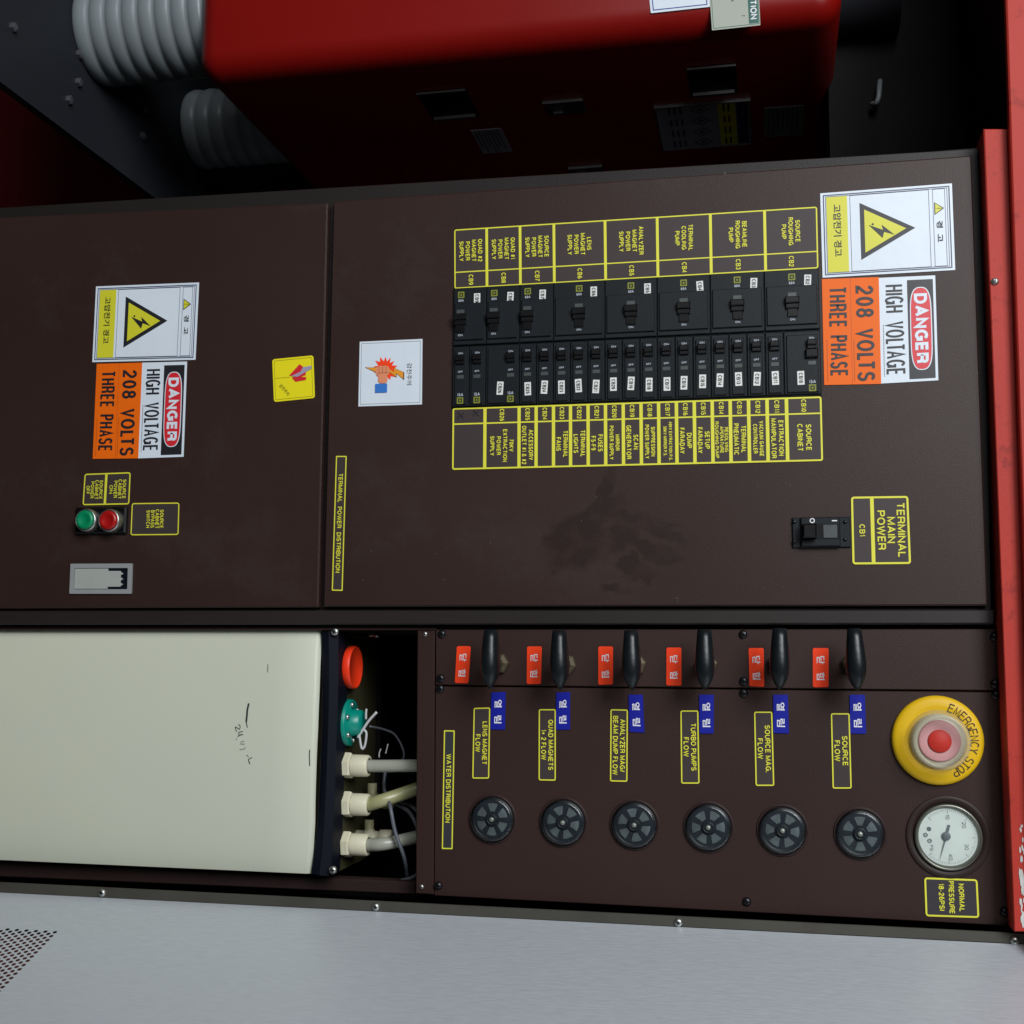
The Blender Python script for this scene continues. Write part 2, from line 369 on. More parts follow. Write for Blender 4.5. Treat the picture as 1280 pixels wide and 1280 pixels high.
def _ribbon(pts, s):
    out = []; q = [pts[0]]
    for p in pts[1:]:
        if math.hypot(p[0]-q[-1][0], p[1]-q[-1][1]) > s*.04: q.append(p)
    if len(q) < 2: return [], []
    n = len(q); closed = n > 3 and math.hypot(q[0][0]-q[-1][0], q[0][1]-q[-1][1]) < s*.1
    L_, R_ = [], []
    def nrm(a, b):
        d = math.hypot(b[0]-a[0], b[1]-a[1]) or 1e-9; return (-(b[1]-a[1])/d, (b[0]-a[0])/d)
    for i in range(n):
        n0 = nrm(q[i-1], q[i]) if i > 0 else (nrm(q[-2], q[-1]) if closed else nrm(q[0], q[1]))
        n1 = nrm(q[i], q[i+1]) if i < n-1 else (nrm(q[0], q[1]) if closed else nrm(q[-2], q[-1]))
        m = (n0[0]+n1[0], n0[1]+n1[1]); l = math.hypot(*m) or 1e-9; m = (m[0]/l, m[1]/l)
        c = max(.42, m[0]*n0[0]+m[1]*n0[1]); k = s/2/c
        L_.append((q[i][0]+m[0]*k, q[i][1]+m[1]*k)); R_.append((q[i][0]-m[0]*k, q[i][1]-m[1]*k))
    return L_+R_, [(i, i+1, n+i+1, n+i) for i in range(n-1)]
def stroke_text(t, h, w=None, sw=.17, gap=.13):
    s = sw*h; W_ = []
    for ch in t:
        W_.append(.34 if ch == ' ' else ALPHA[ch][0])
    KN = [{'LT': -.26, 'TA': -.14, 'VO': -.05, 'AV': -.1, 'AG': -.02, 'FA': -.12, 'AC': -.04, 'PA': -.1, 'AY': -.1}.get(t[i:i+2], 0) for i in range(len(t))]
    nI = sum(1 for x in W_ if x == 0); free = (sum(W_)+sum(KN))*h + gap*h*(len(t)-1); k = ((w-nI*s)/free) if w else 1.0
    x = 0; out = []; idx = 0
    for ch, wl, kn in zip(t, W_, KN):
        ww = wl*h*k if wl else s
        if ch != ' ':
            for st in ALPHA[ch][1]:
                pts = [(x+s/2+px_*(ww-s), s/2+py_*(h-s)) for px_, py_ in st]
                v, f = _ribbon(pts, s)
                if v: out.append((v, f, idx)); idx = (idx+1) % 7
        x += ww+(gap+kn)*h*k
    return out, x-gap*h*k

class Plane:
    """A flat quad given by its four corners in the photograph, laid on the plane Y (or given as world points).
    Metric coordinates: a metres to the real right, b metres up, from the real lower left corner."""
    def __init__(s, q, Y=0.0, pts=None, nrm=None):
        tl, tr, br, bl = pts if pts else [pix(x, y, Y) for (x, y) in q]     # picture order
        s.BL, s.TL, s.TR, s.BR = tl, tr, br, bl     # real order: picture top-left is the real bottom-left
        s.W = ((s.BR-s.BL).length + (s.TR-s.TL).length)/2
        s.H = ((s.TL-s.BL).length + (s.TR-s.BR).length)/2
        s.n = nrm if nrm else Vector((0, -1, 0))
    def p(s, a, b, off=0.0):
        u = a/s.W; v = b/s.H
        return (s.BL*(1-u)*(1-v) + s.BR*u*(1-v) + s.TL*(1-u)*v + s.TR*u*v) + s.n*off
    def poly(s, mb, pts, off):
        mb.add([s.p(a, b, off) for a, b in pts], [tuple(range(len(pts)))])
    def rect(s, mb, a0, b0, a1, b1, off): s.poly(mb, [(a0,b0),(a1,b0),(a1,b1),(a0,b1)], off)
    def rr(s, a0, b0, a1, b1, r, n=5):
        out = []
        for cx, cy, t0 in ((a1-r,b0+r,-90),(a1-r,b1-r,0),(a0+r,b1-r,90),(a0+r,b0+r,180)):
            for k in range(n+1):
                t = R(t0+90*k/n); out.append((cx+r*math.cos(t), cy+r*math.sin(t)))
        return out
    def ring(s, mb, outer, inner, off):
        n = len(outer); vs = [s.p(a,b,off) for a,b in outer] + [s.p(a,b,off) for a,b in inner]
        mb.add(vs, [(i,(i+1)%n,n+(i+1)%n,n+i) for i in range(n)])
    def slab(s, mb, outer, off, th):
        n = len(outer)
        f = [s.p(a,b,off) for a,b in outer]; k = [s.p(a,b,off-th) for a,b in outer]
        mb.add(f+k, [tuple(range(n))] + [(i, n+i, n+(i+1)%n, (i+1)%n) for i in range(n)])
    def line(s, mb, p0, p1, w, off):
        d = Vector((p1[0]-p0[0], p1[1]-p0[1])); d.normalize(); q = Vector((-d.y, d.x))*w/2
        s.poly(mb, [(p0[0]-q.x,p0[1]-q.y),(p1[0]-q.x,p1[1]-q.y),(p1[0]+q.x,p1[1]+q.y),(p0[0]+q.x,p0[1]+q.y)], off)
    def text(s, mb, t, ca, cb, h=None, w=None, off=0.0003, bold=0.0, rot=0.0, space=1.0, cap=True, sw=None, gap=.13):
        if cap and h and all(c == ' ' or c in ALPHA for c in t):
            st, tw = stroke_text(t, h, w, sw or (.165+bold*1.0), gap)
            cr, sr = math.cos(rot), math.sin(rot)
            for v, f, k in st:
                mb.add([s.p(ca+(x-tw/2)*cr-(y-h/2)*sr, cb+(x-tw/2)*sr+(y-h/2)*cr, off+k*.000006) for x, y in v], f)
            return
        vs, fs, x0, x1, y0, y1 = glyphs(t, bold, space)
        hh = 0.69+2*bold if cap else (y1-y0)
        ky = (h/hh) if h else None
        kx = (w/(x1-x0)) if w else ky
        if ky is None: ky = kx
        mx, my = (x0+x1)/2, ((0.345) if cap else (y0+y1)/2)
        cr, sr = math.cos(rot), math.sin(rot)
        pts = []
        for x, y in vs:
            X = (x-mx)*kx; Y = (y-my)*ky
            pts.append(s.p(ca+X*cr-Y*sr, cb+X*sr+Y*cr, off))
        mb.add(pts, fs)
    def b_of(s, px, py):
        P = pix(px, py, s.BL.y); d = (s.TL-s.BL); return (P-s.BL).dot(d)/d.length
    def a_of(s, px, py):
        P = pix(px, py, s.BL.y); d = (s.BR-s.BL); return (P-s.BL).dot(d)/d.length

MM = 0.001
YP = 0.014       # front of the recessed valve plates

# ================================================================== SETTING / CABINET
def slab_px(name, q, Y, th, m, parent, ch=0.0012, label=None):
    P = Plane(q, Y); mb = MB()
    W, H = P.W, P.H
    o = [(0,0),(W,0),(W,H),(0,H)]; i = [(ch,ch),(W-ch,ch),(W-ch,H-ch),(ch,H-ch)]
    vs = [P.p(a,b,-th) for a,b in o] + [P.p(a,b,-ch) for a,b in o] + [P.p(a,b,0) for a,b in i]
    fs = []
    for k in range(4):
        j = (k+1) % 4; fs += [(k,j,4+j,4+k),(4+k,4+j,8+j,8+k)]
    fs += [(8,9,10,11),(3,2,1,0)]
    mb.add(vs, fs)
    return part(name, mb, m, parent, label=label), P

# screw mesh shared by all panels
def screw_meshes():
    a = MB(); a.lathe((0,0,0), 'Y', [(0.0046,0),(0.0046,0.0008),(0.0040,0.0022),(0.0026,0.0031),(0.0012,0.0034),(0.00001,0.0035)], 20)
    b = MB()
    for r in (0, 1):
        x, z = (0.0022, 0.0005) if r else (0.0005, 0.0022)
        b.box((-x, -0.0038, -z), (x, -0.0028, z))
    return a.mesh('screw', m_screw), b.mesh('recess', m_blk2), a.mesh('screw_bright', m_steel)
SC, SCR, SCB = screw_meshes()
def screws(parent, pts, Y, bright=False, k=1.0):
    for (x, y) in pts:
        o = inst('screw', SCB if bright else SC, parent, pix(x, y, Y) - origin(parent))
        o.scale = (k, k, k); o.rotation_euler = (0, random.uniform(0, 1.5), 0)
        q = inst('recess', SCR, o)

# room behind, dark
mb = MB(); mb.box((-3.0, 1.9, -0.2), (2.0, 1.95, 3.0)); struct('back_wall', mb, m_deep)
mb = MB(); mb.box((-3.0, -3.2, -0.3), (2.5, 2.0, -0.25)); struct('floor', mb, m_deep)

# cabinet carcass ------------------------------------------------------------
cab = thing('equipment_cabinet', 'tall dark brown electrical cabinet carcass that carries the doors and the valve plates', 'cabinet', pix(405, 780, 0.05))
Yf = 0.012
slab_px('frame_post', [(-140, 268), (1228, 185), (1240, 781), (-140, 781)], Yf, 0.03, m_frame, cab, 0.001)
slab_px('frame_rail', [(-140, 763), (1243, 762), (1243, 779.5), (-140, 781)], 0.006, 0.005, mat('grey_brown_rail', (0.018, 0.013, 0.012), 0.5, spec=0.35, var=0.15, vscale=5), cab)
slab_px('frame_rail', [(-140, 784), (545, 785), (545, 787.5), (-140, 787.5)], YP+0.002, 0.02, m_valve, cab, 0.0004)
slab_px('frame_post', [(521.5, 788), (543.2, 788), (542, 1118.5), (519.5, 1117)], YP+0.001, 0.02, m_valve, cab)
slab_px('frame_rail', [(-140, 1072), (519, 1103), (519, 1118), (-140, 1090)], YP+0.03, 0.02, mat('maroon_rail', (0.02, 0.008, 0.007), 0.55, var=0.2, vscale=9), cab)
# interior liner behind the opening (five faces)
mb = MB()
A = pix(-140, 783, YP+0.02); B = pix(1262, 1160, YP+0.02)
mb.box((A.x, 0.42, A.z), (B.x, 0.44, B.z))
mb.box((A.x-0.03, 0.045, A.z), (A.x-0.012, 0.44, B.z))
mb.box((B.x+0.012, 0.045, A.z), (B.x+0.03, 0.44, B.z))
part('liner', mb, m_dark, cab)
# left flank of the carcass
mb = MB(); G = pix(405, 245, Yf); G0 = pix(-140, 268, Yf); G1 = pix(1228, 185, Yf)
mb.box((G0.x+0.004, 0.045, G0.z), (G0.x+0.02, 0.50, G1.z)); part('side_panel', mb, m_frame, cab)
mb = MB(); mb.box((G0.x+0.02, 0.045, G1.z-0.02), (B.x+0.03, 0.50, G1.z-0.002)); part('top_panel', mb, m_frame, cab)
screws(cab, [(527, 1108.5), (531.5, 792.5)], YP+0.001, True, 0.6)

# doors ----------------------------------------------------------------------
Q1 = [(-120, 277), (409.5, 253.5), (397.5, 759), (-120, 761)]
door1 = thing('cabinet_door', 'lower brown cabinet door with two push buttons and a grey bypass switch cut out', 'cabinet door', pix(405, 758, 0))
slab_px('door_panel', Q1, 0, 0.011, m_door, door1, 0.0016)
Q2 = [(416.5, 251.8), (1214.5, 194), (1235, 757), (403.8, 758.3)]
door2 = thing('cabinet_door', 'large brown cabinet door with the breaker bank, hand mark and main power breaker', 'cabinet door', pix(820, 758, 0))
slab_px('door_panel', Q2, 0, 0.011, door_with_handprint(), door2, 0.0016)
mb = MB(); PD = Plane(Q2, 0)
for (px, py, l, an) in [(906, 217, 5, 1.57), (847, 748, 3, 0.4), (983, 604, 1.5, 0), (988, 606, 1.5, 1), (1222, 467, 3, 1.5), (847.5, 751, 1.6, 1.2), (1214, 520, 1, 0)]:
    a, b = PD.a_of(px, py), PD.b_of(px, py)
    q = (math.sin(an)*l*.0004, math.cos(an)*l*.0004)
    PD.line(mb, (a-q[0], b-q[1]), (a+q[0], b+q[1]), 0.0006, 0.0002)
rs = random.Random(3)
for k in range(16):
    px_, py_ = rs.uniform(430, 1200), rs.uniform(600, 745); an = rs.uniform(0, 3.1); l = rs.uniform(.3, 2.6)
    a, b = PD.a_of(px_, py_), PD.b_of(px_, py_); q = (math.sin(an)*l*.0004, math.cos(an)*l*.0004)
    PD.line(mb, (a-q[0], b-q[1]), (a+q[0], b+q[1]), rs.uniform(.00025, .0005), 0.0002)
part('scratch', mb, mat('scuffed_paint', (.11, .10, .095), .6), door2, kind='stuff')

# valve plates ----------------------------------------------------------------
vp1 = thing('valve_plate', 'narrow brown plate strip that the black water valve levers stand on', 'metal plate', pix(900, 857, YP))
slab_px('plate', [(544.5, 787), (1249, 786), (1252, 863.3), (544.5, 856)], YP, 0.004, m_valve, vp1, 0.0008)
screws(vp1, [(552.5, 792.5), (551, 848), (929, 793), (929.5, 851.5), (1243, 796), (1243.5, 855)], YP)
vp2 = thing('valve_plate', 'wide brown plate carrying the flow sight glasses, emergency stop and pressure gauge', 'metal plate', pix(900, 1130, YP))
slab_px('plate', [(544.2, 858), (1252, 865.3), (1262, 1157.5), (542.8, 1119.5)], YP, 0.004, m_valve, vp2, 0.0008)
screws(vp2, [(550.5, 861), (929.5, 866.5), (548, 1107), (933.5, 1127), (1255.5, 1140), (1245, 869)], YP)

# red frame at the top ---------------------------------------------------------
red = thing('red_frame_beam', 'red painted steel frame beam above the cabinet, edge chipped to bare primer', 'steel beam', pix(1245, 700, 0))
slab_px('lower_flange', [(1229.5, 161), (1330, 161), (1330, 1166), (1268, 1164.5)], -0.020, 0.05, m_redpaint, red, 0.001)
slab_px('upper_flange', [(1252, -160), (1400, -160), (1400, 1290), (1300, 1290)], -0.034, 0.012, m_redpaint, red, 0.0015)
screws(red, [(1243.5, 352)], -0.020, True, 0.85)
mb = MB(); PR = Plane([(1232, 0), (1260, 0), (1290, 1164), (1268, 1164)], -0.0202)
for k in range(26):
    y = random.uniform(1030, 1160); cx = 1277.6 + random.uniform(-2.2, 2.5) - (0 if y > 1085 else 0.5)
    r = random.uniform(.8, 3.2) * (1.4 if y > 1090 else 0.7)
    c_ = pix(cx, y, -.0202)
    a, b = c_.x, c_.z
    pts = [(a+math.cos(t)*r*.0010*random.uniform(.7, 2.2), b+math.sin(t)*r*.0005*random.uniform(.5, 1.2)) for t in [i*math.pi/4 for i in range(8)]]
    mb.add([(x_, -.0206-.00001*k, z_) for x_, z_ in pts], [tuple(range(8))])
part('paint_chip', mb, m_chip, red, kind='stuff')

# grey cover sheet at the real right -------------------------------------------
cov = thing('cover_sheet', 'brushed grey metal cover sheet with a screwed edge flange and a perforated vent', 'metal cover', pix(600, 1140, 0))
_, PF = slab_px('flange', [(-140, 1096), (1330, 1169.5), (1330, 1183), (-140, 1109)], 0.0, 0.003, m_flange, cov, 0.0006)
screws(cov, [(128, 1116), (470, 1133.5), (848, 1153), (1268, 1175.5)], 0.0, True, 0.95)
E0 = pix(0, 1115.8, 0.0); E1 = pix(1280, 1180.3, 0.0)
EX = (E0.x + E1.x)/2
hv = Vector((0.36, -0.933, 0)).normalized(); N = Vector((-hv.y, hv.x, 0)); N = -Vector((0.933, 0.36, 0)).normalized()
P0 = Vector((EX, -0.0005, HC))
def sz(px, py):
    P = pixplane(px, py, P0, N); return (P-P0).dot(hv), P.z-HC
s0, z0 = sz(74, 1163)
ztop = sz(1330, 1180)[1] + 0.1; zbot = z0 - 40*0.0057
L = 0.50
def cp(s, z, o=0): return P0 + hv*s + Vector((0, 0, z)) + N*o
mb = MB()
mb.add([cp(0, z0), cp(0, ztop), cp(L, ztop), cp(L, z0)], [(0,1,2,3)])
mb.add([cp(0, zbot-.3), cp(0, zbot), cp(L, zbot), cp(L, zbot-.3)], [(0,1,2,3)])
dz = 0.0057; ds = 0.0074; nrow = 34
for k in range(40):
    zc = z0 - (k+.5)*dz; st = s0 + (ds/2 if k % 2 else 0)
    mb.add([cp(0, zc-dz/2), cp(0, zc+dz/2), cp(st, zc+dz/2), cp(st, zc-dz/2)], [(0,1,2,3)])
    for j in range(nrow):
        sc_ = st+(j+.5)*ds
        inner = [cp(sc_+.0024*math.cos(i*math.pi/4+math.pi/8), zc+.0024*math.sin(i*math.pi/4+math.pi/8)) for i in range(8)]
        h1, h2 = ds/2, dz/2
        out = [(h1, h2*.41), (h1*.41, h2), (-h1*.41, h2), (-h1, h2*.41), (-h1, -h2*.41), (-h1*.41, -h2), (h1*.41, -h2), (h1, -h2*.41)]
        o = [cp(sc_+a, zc+b) for a, b in out]
        cs = [cp(sc_+a, zc+b) for a, b in ((h1,h2),(-h1,h2),(-h1,-h2),(h1,-h2))]
        fs = [(i, (i+1) % 8, 8+(i+1) % 8, 8+i) for i in range(8)] + [(8, 16, 9), (10, 17, 11), (12, 18, 13), (14, 19, 15)]
        mb.add(inner+o+cs, fs)
    e = st+nrow*ds
    mb.add([cp(e, zc-dz/2), cp(e, zc+dz/2), cp(L, zc+dz/2), cp(L, zc-dz/2)], [(0,1,2,3)])
part('perforated_sheet', mb, m_alu, cov)
mb = MB(); mb.add([cp(0.004, zbot-.3, -.012), cp(0.004, ztop, -.012), cp(L, ztop, -.012), cp(L, zbot-.3, -.012)], [(0,1,2,3)])
part('backing', mb, mat('maroon_backing', (0.16, 0.035, 0.035), 0.7, var=0.2, vscale=10), cov)

# ================================================================== DEEP BACKGROUND (real left)
DZ = HC
dist = lambda d: d - D
# red enclosure with rounded corners
r = 0.034; YF0 = 0.14; XS = pix(300, 105, YF0+r).x; ZT = pix(1054, 60, YF0+.02).z; ZB = pix(246, 50, YF0+.01).z
enc = thing('red_enclosure', 'deep red enamel high voltage enclosure with rounded edges and side latches', 'enclosure', (XS-0.3, YF0+.3, ZB))
mb = MB()
def rbox(mb, lo, hi, r, n=6):
    # box rounded on the front-right, front-top and front-bottom edges through a lofted profile
    import bmesh
    bm = bmesh.new(); bmesh.ops.create_cube(bm, size=1)
    for v in bm.verts:
        v.co = Vector([(lo[i]+hi[i])/2 + v.co[i]*(hi[i]-lo[i]) for i in range(3)])
    bmesh.ops.bevel(bm, geom=bm.edges[:]+bm.verts[:], offset=r, segments=n, profile=0.5, affect='EDGES')
    bm.verts.index_update()
    mb.add([v.co.copy() for v in bm.verts], [tuple(v.index for v in f.verts) for f in bm.faces], True)
    bm.free()
rbox(mb, (XS-0.9, YF0, ZB), (XS, YF0+0.75, ZT), r, 8)
part('housing', mb, m_boxred, enc)
# latches and handles on its side face
def xq(pts): return [pixX(x, y, XS) for x, y in pts]
def side_rect(px0, py0, px1, py1):
    a = pixX(px0, py0, XS); b = pixX(px1, py1, XS)
    return min(a.y, b.y), max(a.y, b.y), min(a.z, b.z), max(a.z, b.z)
for (x0, y0, x1, y1) in ((520, 115, 585, 146), (858, 84, 921, 115)):
    a, b, c, d = side_rect(x0, y0, x1, y1)
    z1 = pixX(x0, y0, XS).z; z2 = pixX(x0+62, y0-4, XS).z
    c, d = z1, z2
    mb = MB(); mb.box((XS-0.002, a, c), (XS+0.0015, b, d)); hd = part('recessed_handle', mb, m_dark, enc)
    mb = MB(); mb.box((XS+0.0015, a, c), (XS+0.004, a+0.003, d)); part('handle_rim', mb, m_steel, hd)
    mb = MB(); mb.box((XS+0.0015, b-0.012, c+0.004), (XS+0.006, b-0.006, d-0.004)); part('grip', mb, m_steel, hd)
for (x0, y0, w_, dd) in ((678, 126, 50, 0.032), (710, 208, 42, 0.028)):
    p = pixX(x0, y0, XS); q = pixX(x0+w_, y0-4, XS)
    mb = MB(); mb.box((XS-0.001, p.y, p.z), (XS+0.0015, p.y+dd*1.4, q.z)); lt = part('latch', mb, mat('dark_latch_metal', (0.10, 0.10, 0.10), 0.4, metal=0.6), enc)
    mb = MB(); mb.box((XS+0.0015, p.y, p.z), (XS+0.005, p.y+0.003, q.z)); mb.box((XS+0.0015, p.y+dd*0.95, p.z+0.010), (XS+0.006, p.y+dd*1.15, p.z+0.024)); part('latch_lever', mb, m_steel, lt)
# front stickers on the enclosure
def yq(q, Y): return Plane(q, Y)
PS = yq([(806, -60), (883, -66), (887.5, 8.5), (813.5, 16.5)], YF0-0.0006)
st = thing('info_sticker', 'white sticker with a blue frame at the top edge of the red enclosure', 'sticker', PS.p(0, 0))
mb = MB(); PS.slab(mb, PS.rr(0,0,PS.W,PS.H,.001), 0, .0004); part('backing', mb, m_white, st)
mb = MB(); W,H = PS.W, PS.H; e=.003
PS.ring(mb, [(e,e),(W-e,e),(W-e,H-e),(e,H-e)], [(e+.0012,e+.0012),(W-e-.0012,e+.0012),(W-e-.0012,H-e-.0012),(e+.0012,H-e-.0012)], .0002)
PS.rect(mb, W-0.028, 0.015, W-0.0155, 0.036, .0002)
part('blue_print', mb, mat('blue_ink', (0.02, 0.03, 0.25), 0.5), st)
PS = yq([(883, -62), (946, -66), (950.5, 31.5), (890, 38)], YF0-0.0006)
st = thing('notice_sticker', 'cream notice sticker with a green header ending in CTION on the red enclosure', 'sticker', PS.p(0, 0))
mb = MB(); PS.slab(mb, PS.rr(0,0,PS.W,PS.H,.001), 0, .0004); part('backing', mb, mat('cream_paper', (0.36, 0.39, 0.33), 0.5, var=.04, vscale=20), st)
W,H = PS.W, PS.H
mb = MB(); PS.rect(mb, .0015, H*.77, W-.0035, H-.002, .0002); PS.ring(mb, [(0.001,.0018),(W-.002,.0018),(W-.002,H-.001),(.001,H-.001)], [(.0016,.0024),(W-.0026,.0024),(W-.0026,H-.0016),(.0016,H-.0016)], .00025); part('header', mb, m_greenp, st)
mb = MB(); PS.text(mb, 'CTION', W-.025, H*.875, h=.0078, w=.033, off=.0004, bold=.03); part('lettering', mb, m_tagtext, st)
mb = MB(); PS.text(mb, 'none', W-.040, H*.47, h=.004, off=.0003); PS.text(mb, '?', W-.0145, H*.66, h=.0045, off=.0003); part('small_lettering', mb, m_ink, st)
# hazard board on the side face
nX = Vector((1, 0, 0))
a_ = pixX(817, 132, XS); b_ = pixX(938, 122, XS); dy = 0.155
PB = Plane(None, pts=[Vector((XS, a_.y, a_.z)), Vector((XS, a_.y, b_.z)), Vector((XS, a_.y+dy, b_.z)), Vector((XS, a_.y+dy, a_.z))], nrm=nX)
hb = thing('hazard_board', 'framed hazard pictogram board in the shade on the side of the red enclosure', 'sign', (XS, a_.y, a_.z))
W, H = PB.W, PB.H
mb = MB(); PB.slab(mb, [(0,0),(W,0),(W,H),(0,H)], .0016, .0016); part('board', mb, m_dlab, hb)
mb = MB(); f_=.003; PB.slab(mb, [(0,0),(f_,0),(f_,H),(0,H)], .0045, .004); PB.slab(mb, [(f_,0),(W,0),(W,f_*.7),(f_,f_*.7)], .004, .0035); PB.slab(mb, [(f_,H-f_*.7),(W,H-f_*.7),(W,H),(f_,H)], .004, .0035); part('rim', mb, m_steel, hb)
mb = MB(); PB.rect(mb, .004, H*.66, W*.95, H*.84, .002); part('yellow_band', mb, m_yel_s, hb)
mb = MB(); PB.rect(mb, .004, H*.85, W*.95, H*.97, .002); part('header_band', mb, m_navy, hb)
mb = MB()
for i in range(4):
    ca = W*(.13+.24*i); cb = H*.47; k = .014
    o = [(ca-k,cb),(ca,cb-k),(ca+k,cb),(ca,cb+k)]; q=[(ca-k*.82,cb),(ca,cb-k*.82),(ca+k*.82,cb),(ca,cb+k*.82)]
    PB.ring(mb, o, q, .0022)
    PB.poly(mb, [(ca-k*.35,cb-k*.1),(ca+k*.3,cb-k*.3),(ca+k*.1,cb+k*.4)], .0022)
    for j in range(3): PB.rect(mb, ca-k*.8, H*(.14+.06*j), ca+k*.8, H*(.16+.06*j), .0022)
    for j in range(2): PB.rect(mb, ca-k*.8, H*(.71+.05*j), ca+k*.8, H*(.73+.05*j), .0024)
part('pictogram', mb, m_ink, hb)
for (x, y, w_, dd, lab) in ((588, 163, 38, .085, 'faint dull paper label low on the side of the red enclosure, between two latches'), (955, 135, 50, .10, 'dim grey text label at the top end of the red enclosure side')):
    p = pixX(x, y, XS); q = pixX(x+w_, y-3, XS)
    P_ = Plane(None, pts=[Vector((XS, p.y, p.z)), Vector((XS, p.y, q.z)), Vector((XS, p.y+dd, q.z)), Vector((XS, p.y+dd, p.z))], nrm=nX)
    t = thing('paper_label', lab, 'label', p)
    mb = MB(); P_.slab(mb, [(0,0),(P_.W,0),(P_.W,P_.H),(0,P_.H)], .0006, .0006); part('backing', mb, m_dlab if x < 700 else mat('very_dull_label', (.16,.18,.19), .6), t)
    mb = MB()
    for j in range(7): P_.rect(mb, P_.W*.06, P_.H*(.1+.12*j), P_.W*random.uniform(.7,.95), P_.H*(.135+.12*j), .0009)
    part('printed_lines', mb, m_ink, t)

# shelf and ribbed insulators
I1 = pix(122, 44, YF0+.09); ZS = I1.z
def onZ(px, py, Z):
    r_ = ray(px, py); return CAM + r_*((Z-CAM.z)/r_.z)
I2 = onZ(246, 163, ZS); XE = onZ(100, 177, ZS).x
mb = MB(); mb.box((-2.2, -0.15, ZS-0.012), (XE, 1.2, ZS)); 
sh = thing('base_shelf', 'dark grey steel base shelf under the red enclosure, dotted with bolts', 'shelf', (XE, 0, ZS)); part('plate', mb, m_shelf, sh)
def onZ(px, py, Z):
    r_ = ray(px, py); return CAM + r_*((Z-CAM.z)/r_.z)
for (x, y) in [(15, 34), (98, 68), (97, 103), (85, 125), (178, 138), (177, 170), (242, 251)]:
    P = onZ(x, y, ZS); mb = MB(); mb.lathe(P, 'Z', [(.0065, 0), (.0065, .005), (.004, .006), (.00001, .006)], 6, smooth=False); part('bolt', mb, mat('bolt_zinc', (.12, .12, .14), .4, metal=.6), sh)
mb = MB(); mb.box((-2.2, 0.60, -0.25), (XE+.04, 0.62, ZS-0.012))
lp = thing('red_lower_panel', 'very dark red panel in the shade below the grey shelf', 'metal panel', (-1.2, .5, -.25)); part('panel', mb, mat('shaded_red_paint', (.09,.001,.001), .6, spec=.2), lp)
def insulator(x, y, R_, lab):
    t = thing('ribbed_insulator', lab, 'insulator', (x, y, ZS), 'ribbed insulators under the red enclosure')
    h = ZB-ZS; nr = 8; prof = [(R_*.8, 0)]
    for i in range(nr):
        z = h*i/nr; hh = h/nr
        for k in range(8):
            u = k/8; prof.append((R_*(0.93+0.07*math.sin(math.pi*(u*.94+.03))**0.6), z+hh*u))
    prof += [(R_*.8, h)]
    mb = MB(); mb.lathe((x, y, ZS), 'Z', prof, 48); part('ribbed_body', mb, m_rib, t)
    mb = MB(); mb.lathe((x, y, ZS), 'Z', [(R_*.9, 0), (R_*.9, .002), (R_*.5, .003)], 40); part('foot', mb, m_deep, t)
insulator(I1.x, I1.y, (pix(122, 104, I1.y).x-I1.x)*.99, 'pale ribbed insulator nearest the viewer, brightly lit at the top left')
insulator(I2.x, I2.y, (pix(246, 209, I2.y).x-I2.x)*.99, 'dim ribbed insulator farther back in the shade under the red enclosure')
# dark pipe and hook above the enclosure
DC = pix(1080, -10, YF0+.2)
dp = thing('dark_duct', 'dark grey round duct rising from the end of the red enclosure', 'duct', (DC.x, DC.y, ZT))
mb = MB(); mb.lathe((DC.x, DC.y, ZT-.005), 'Z', [(.06, 0), (.06, .09)], 40); part('pipe', mb, m_shelf, dp)
hk = thing('wall_hook', 'small pale hook on the dark wall beyond the red enclosure', 'hook', pix(1097, 115, .35))
c_ = [pix(x, y, .35+d_) for x, y, d_ in ((1100, 101, 0), (1099, 112, -.01), (1098, 122, -.012), (1095, 129, -.01), (1090, 130, 0))]
mb = MB(); mb.tube(spline(c_, 5), .0035, 10); part('hook_wire', mb, m_rib, hk)
mb = MB(); mb.box(tuple(pix(1030, -120, .36)-Vector((.0, 0, 0))), tuple(pix(1250, 300, .36)+Vector((0, .02, 0)))); 
mp_ = thing('dark_mounting_panel', 'blackish blue mounting panel behind the small hook', 'metal panel', pix(1150, 260, .36)); part('panel', mb, m_dark, mp_)
# machine roof, added to keep lamp light out of the deep space
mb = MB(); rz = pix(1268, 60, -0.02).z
mb.box((-2.4, -0.02, rz+.012), (0.7, 1.9, rz+.03)); rf = thing('shade_roof', 'dark steel roof sheet added behind the red beam to shade the deep space', 'roof', (-1, .5, rz)); part('sheet', mb, m_deep, rf)

# ================================================================== BREAKERS
ZA = pix(567, 430, 0).z; ZE = pix(1025.5, 430, 0).z; pitch = (ZE-ZA)/21.0
XU0 = pix(795, 349.0, 0).x; XM = pix(795, 423.5, 0).x; XL1 = pix(795, 502.0, 0).x
px = pitch/21.85        # metres per photo pixel in this area
YB = -0.004             # breaker front plane
# escutcheon
esc = thing('breaker_escutcheon', 'black recessed tray behind the two rows of circuit breakers', 'panel insert', (XU0, 0, ZA))
mb = MB(); mb.box((XU0-.0005, -.0012, ZA-.0005), (XL1+.0005, .006, ZE+.0005)); part('tray', mb, m_blk2, esc)

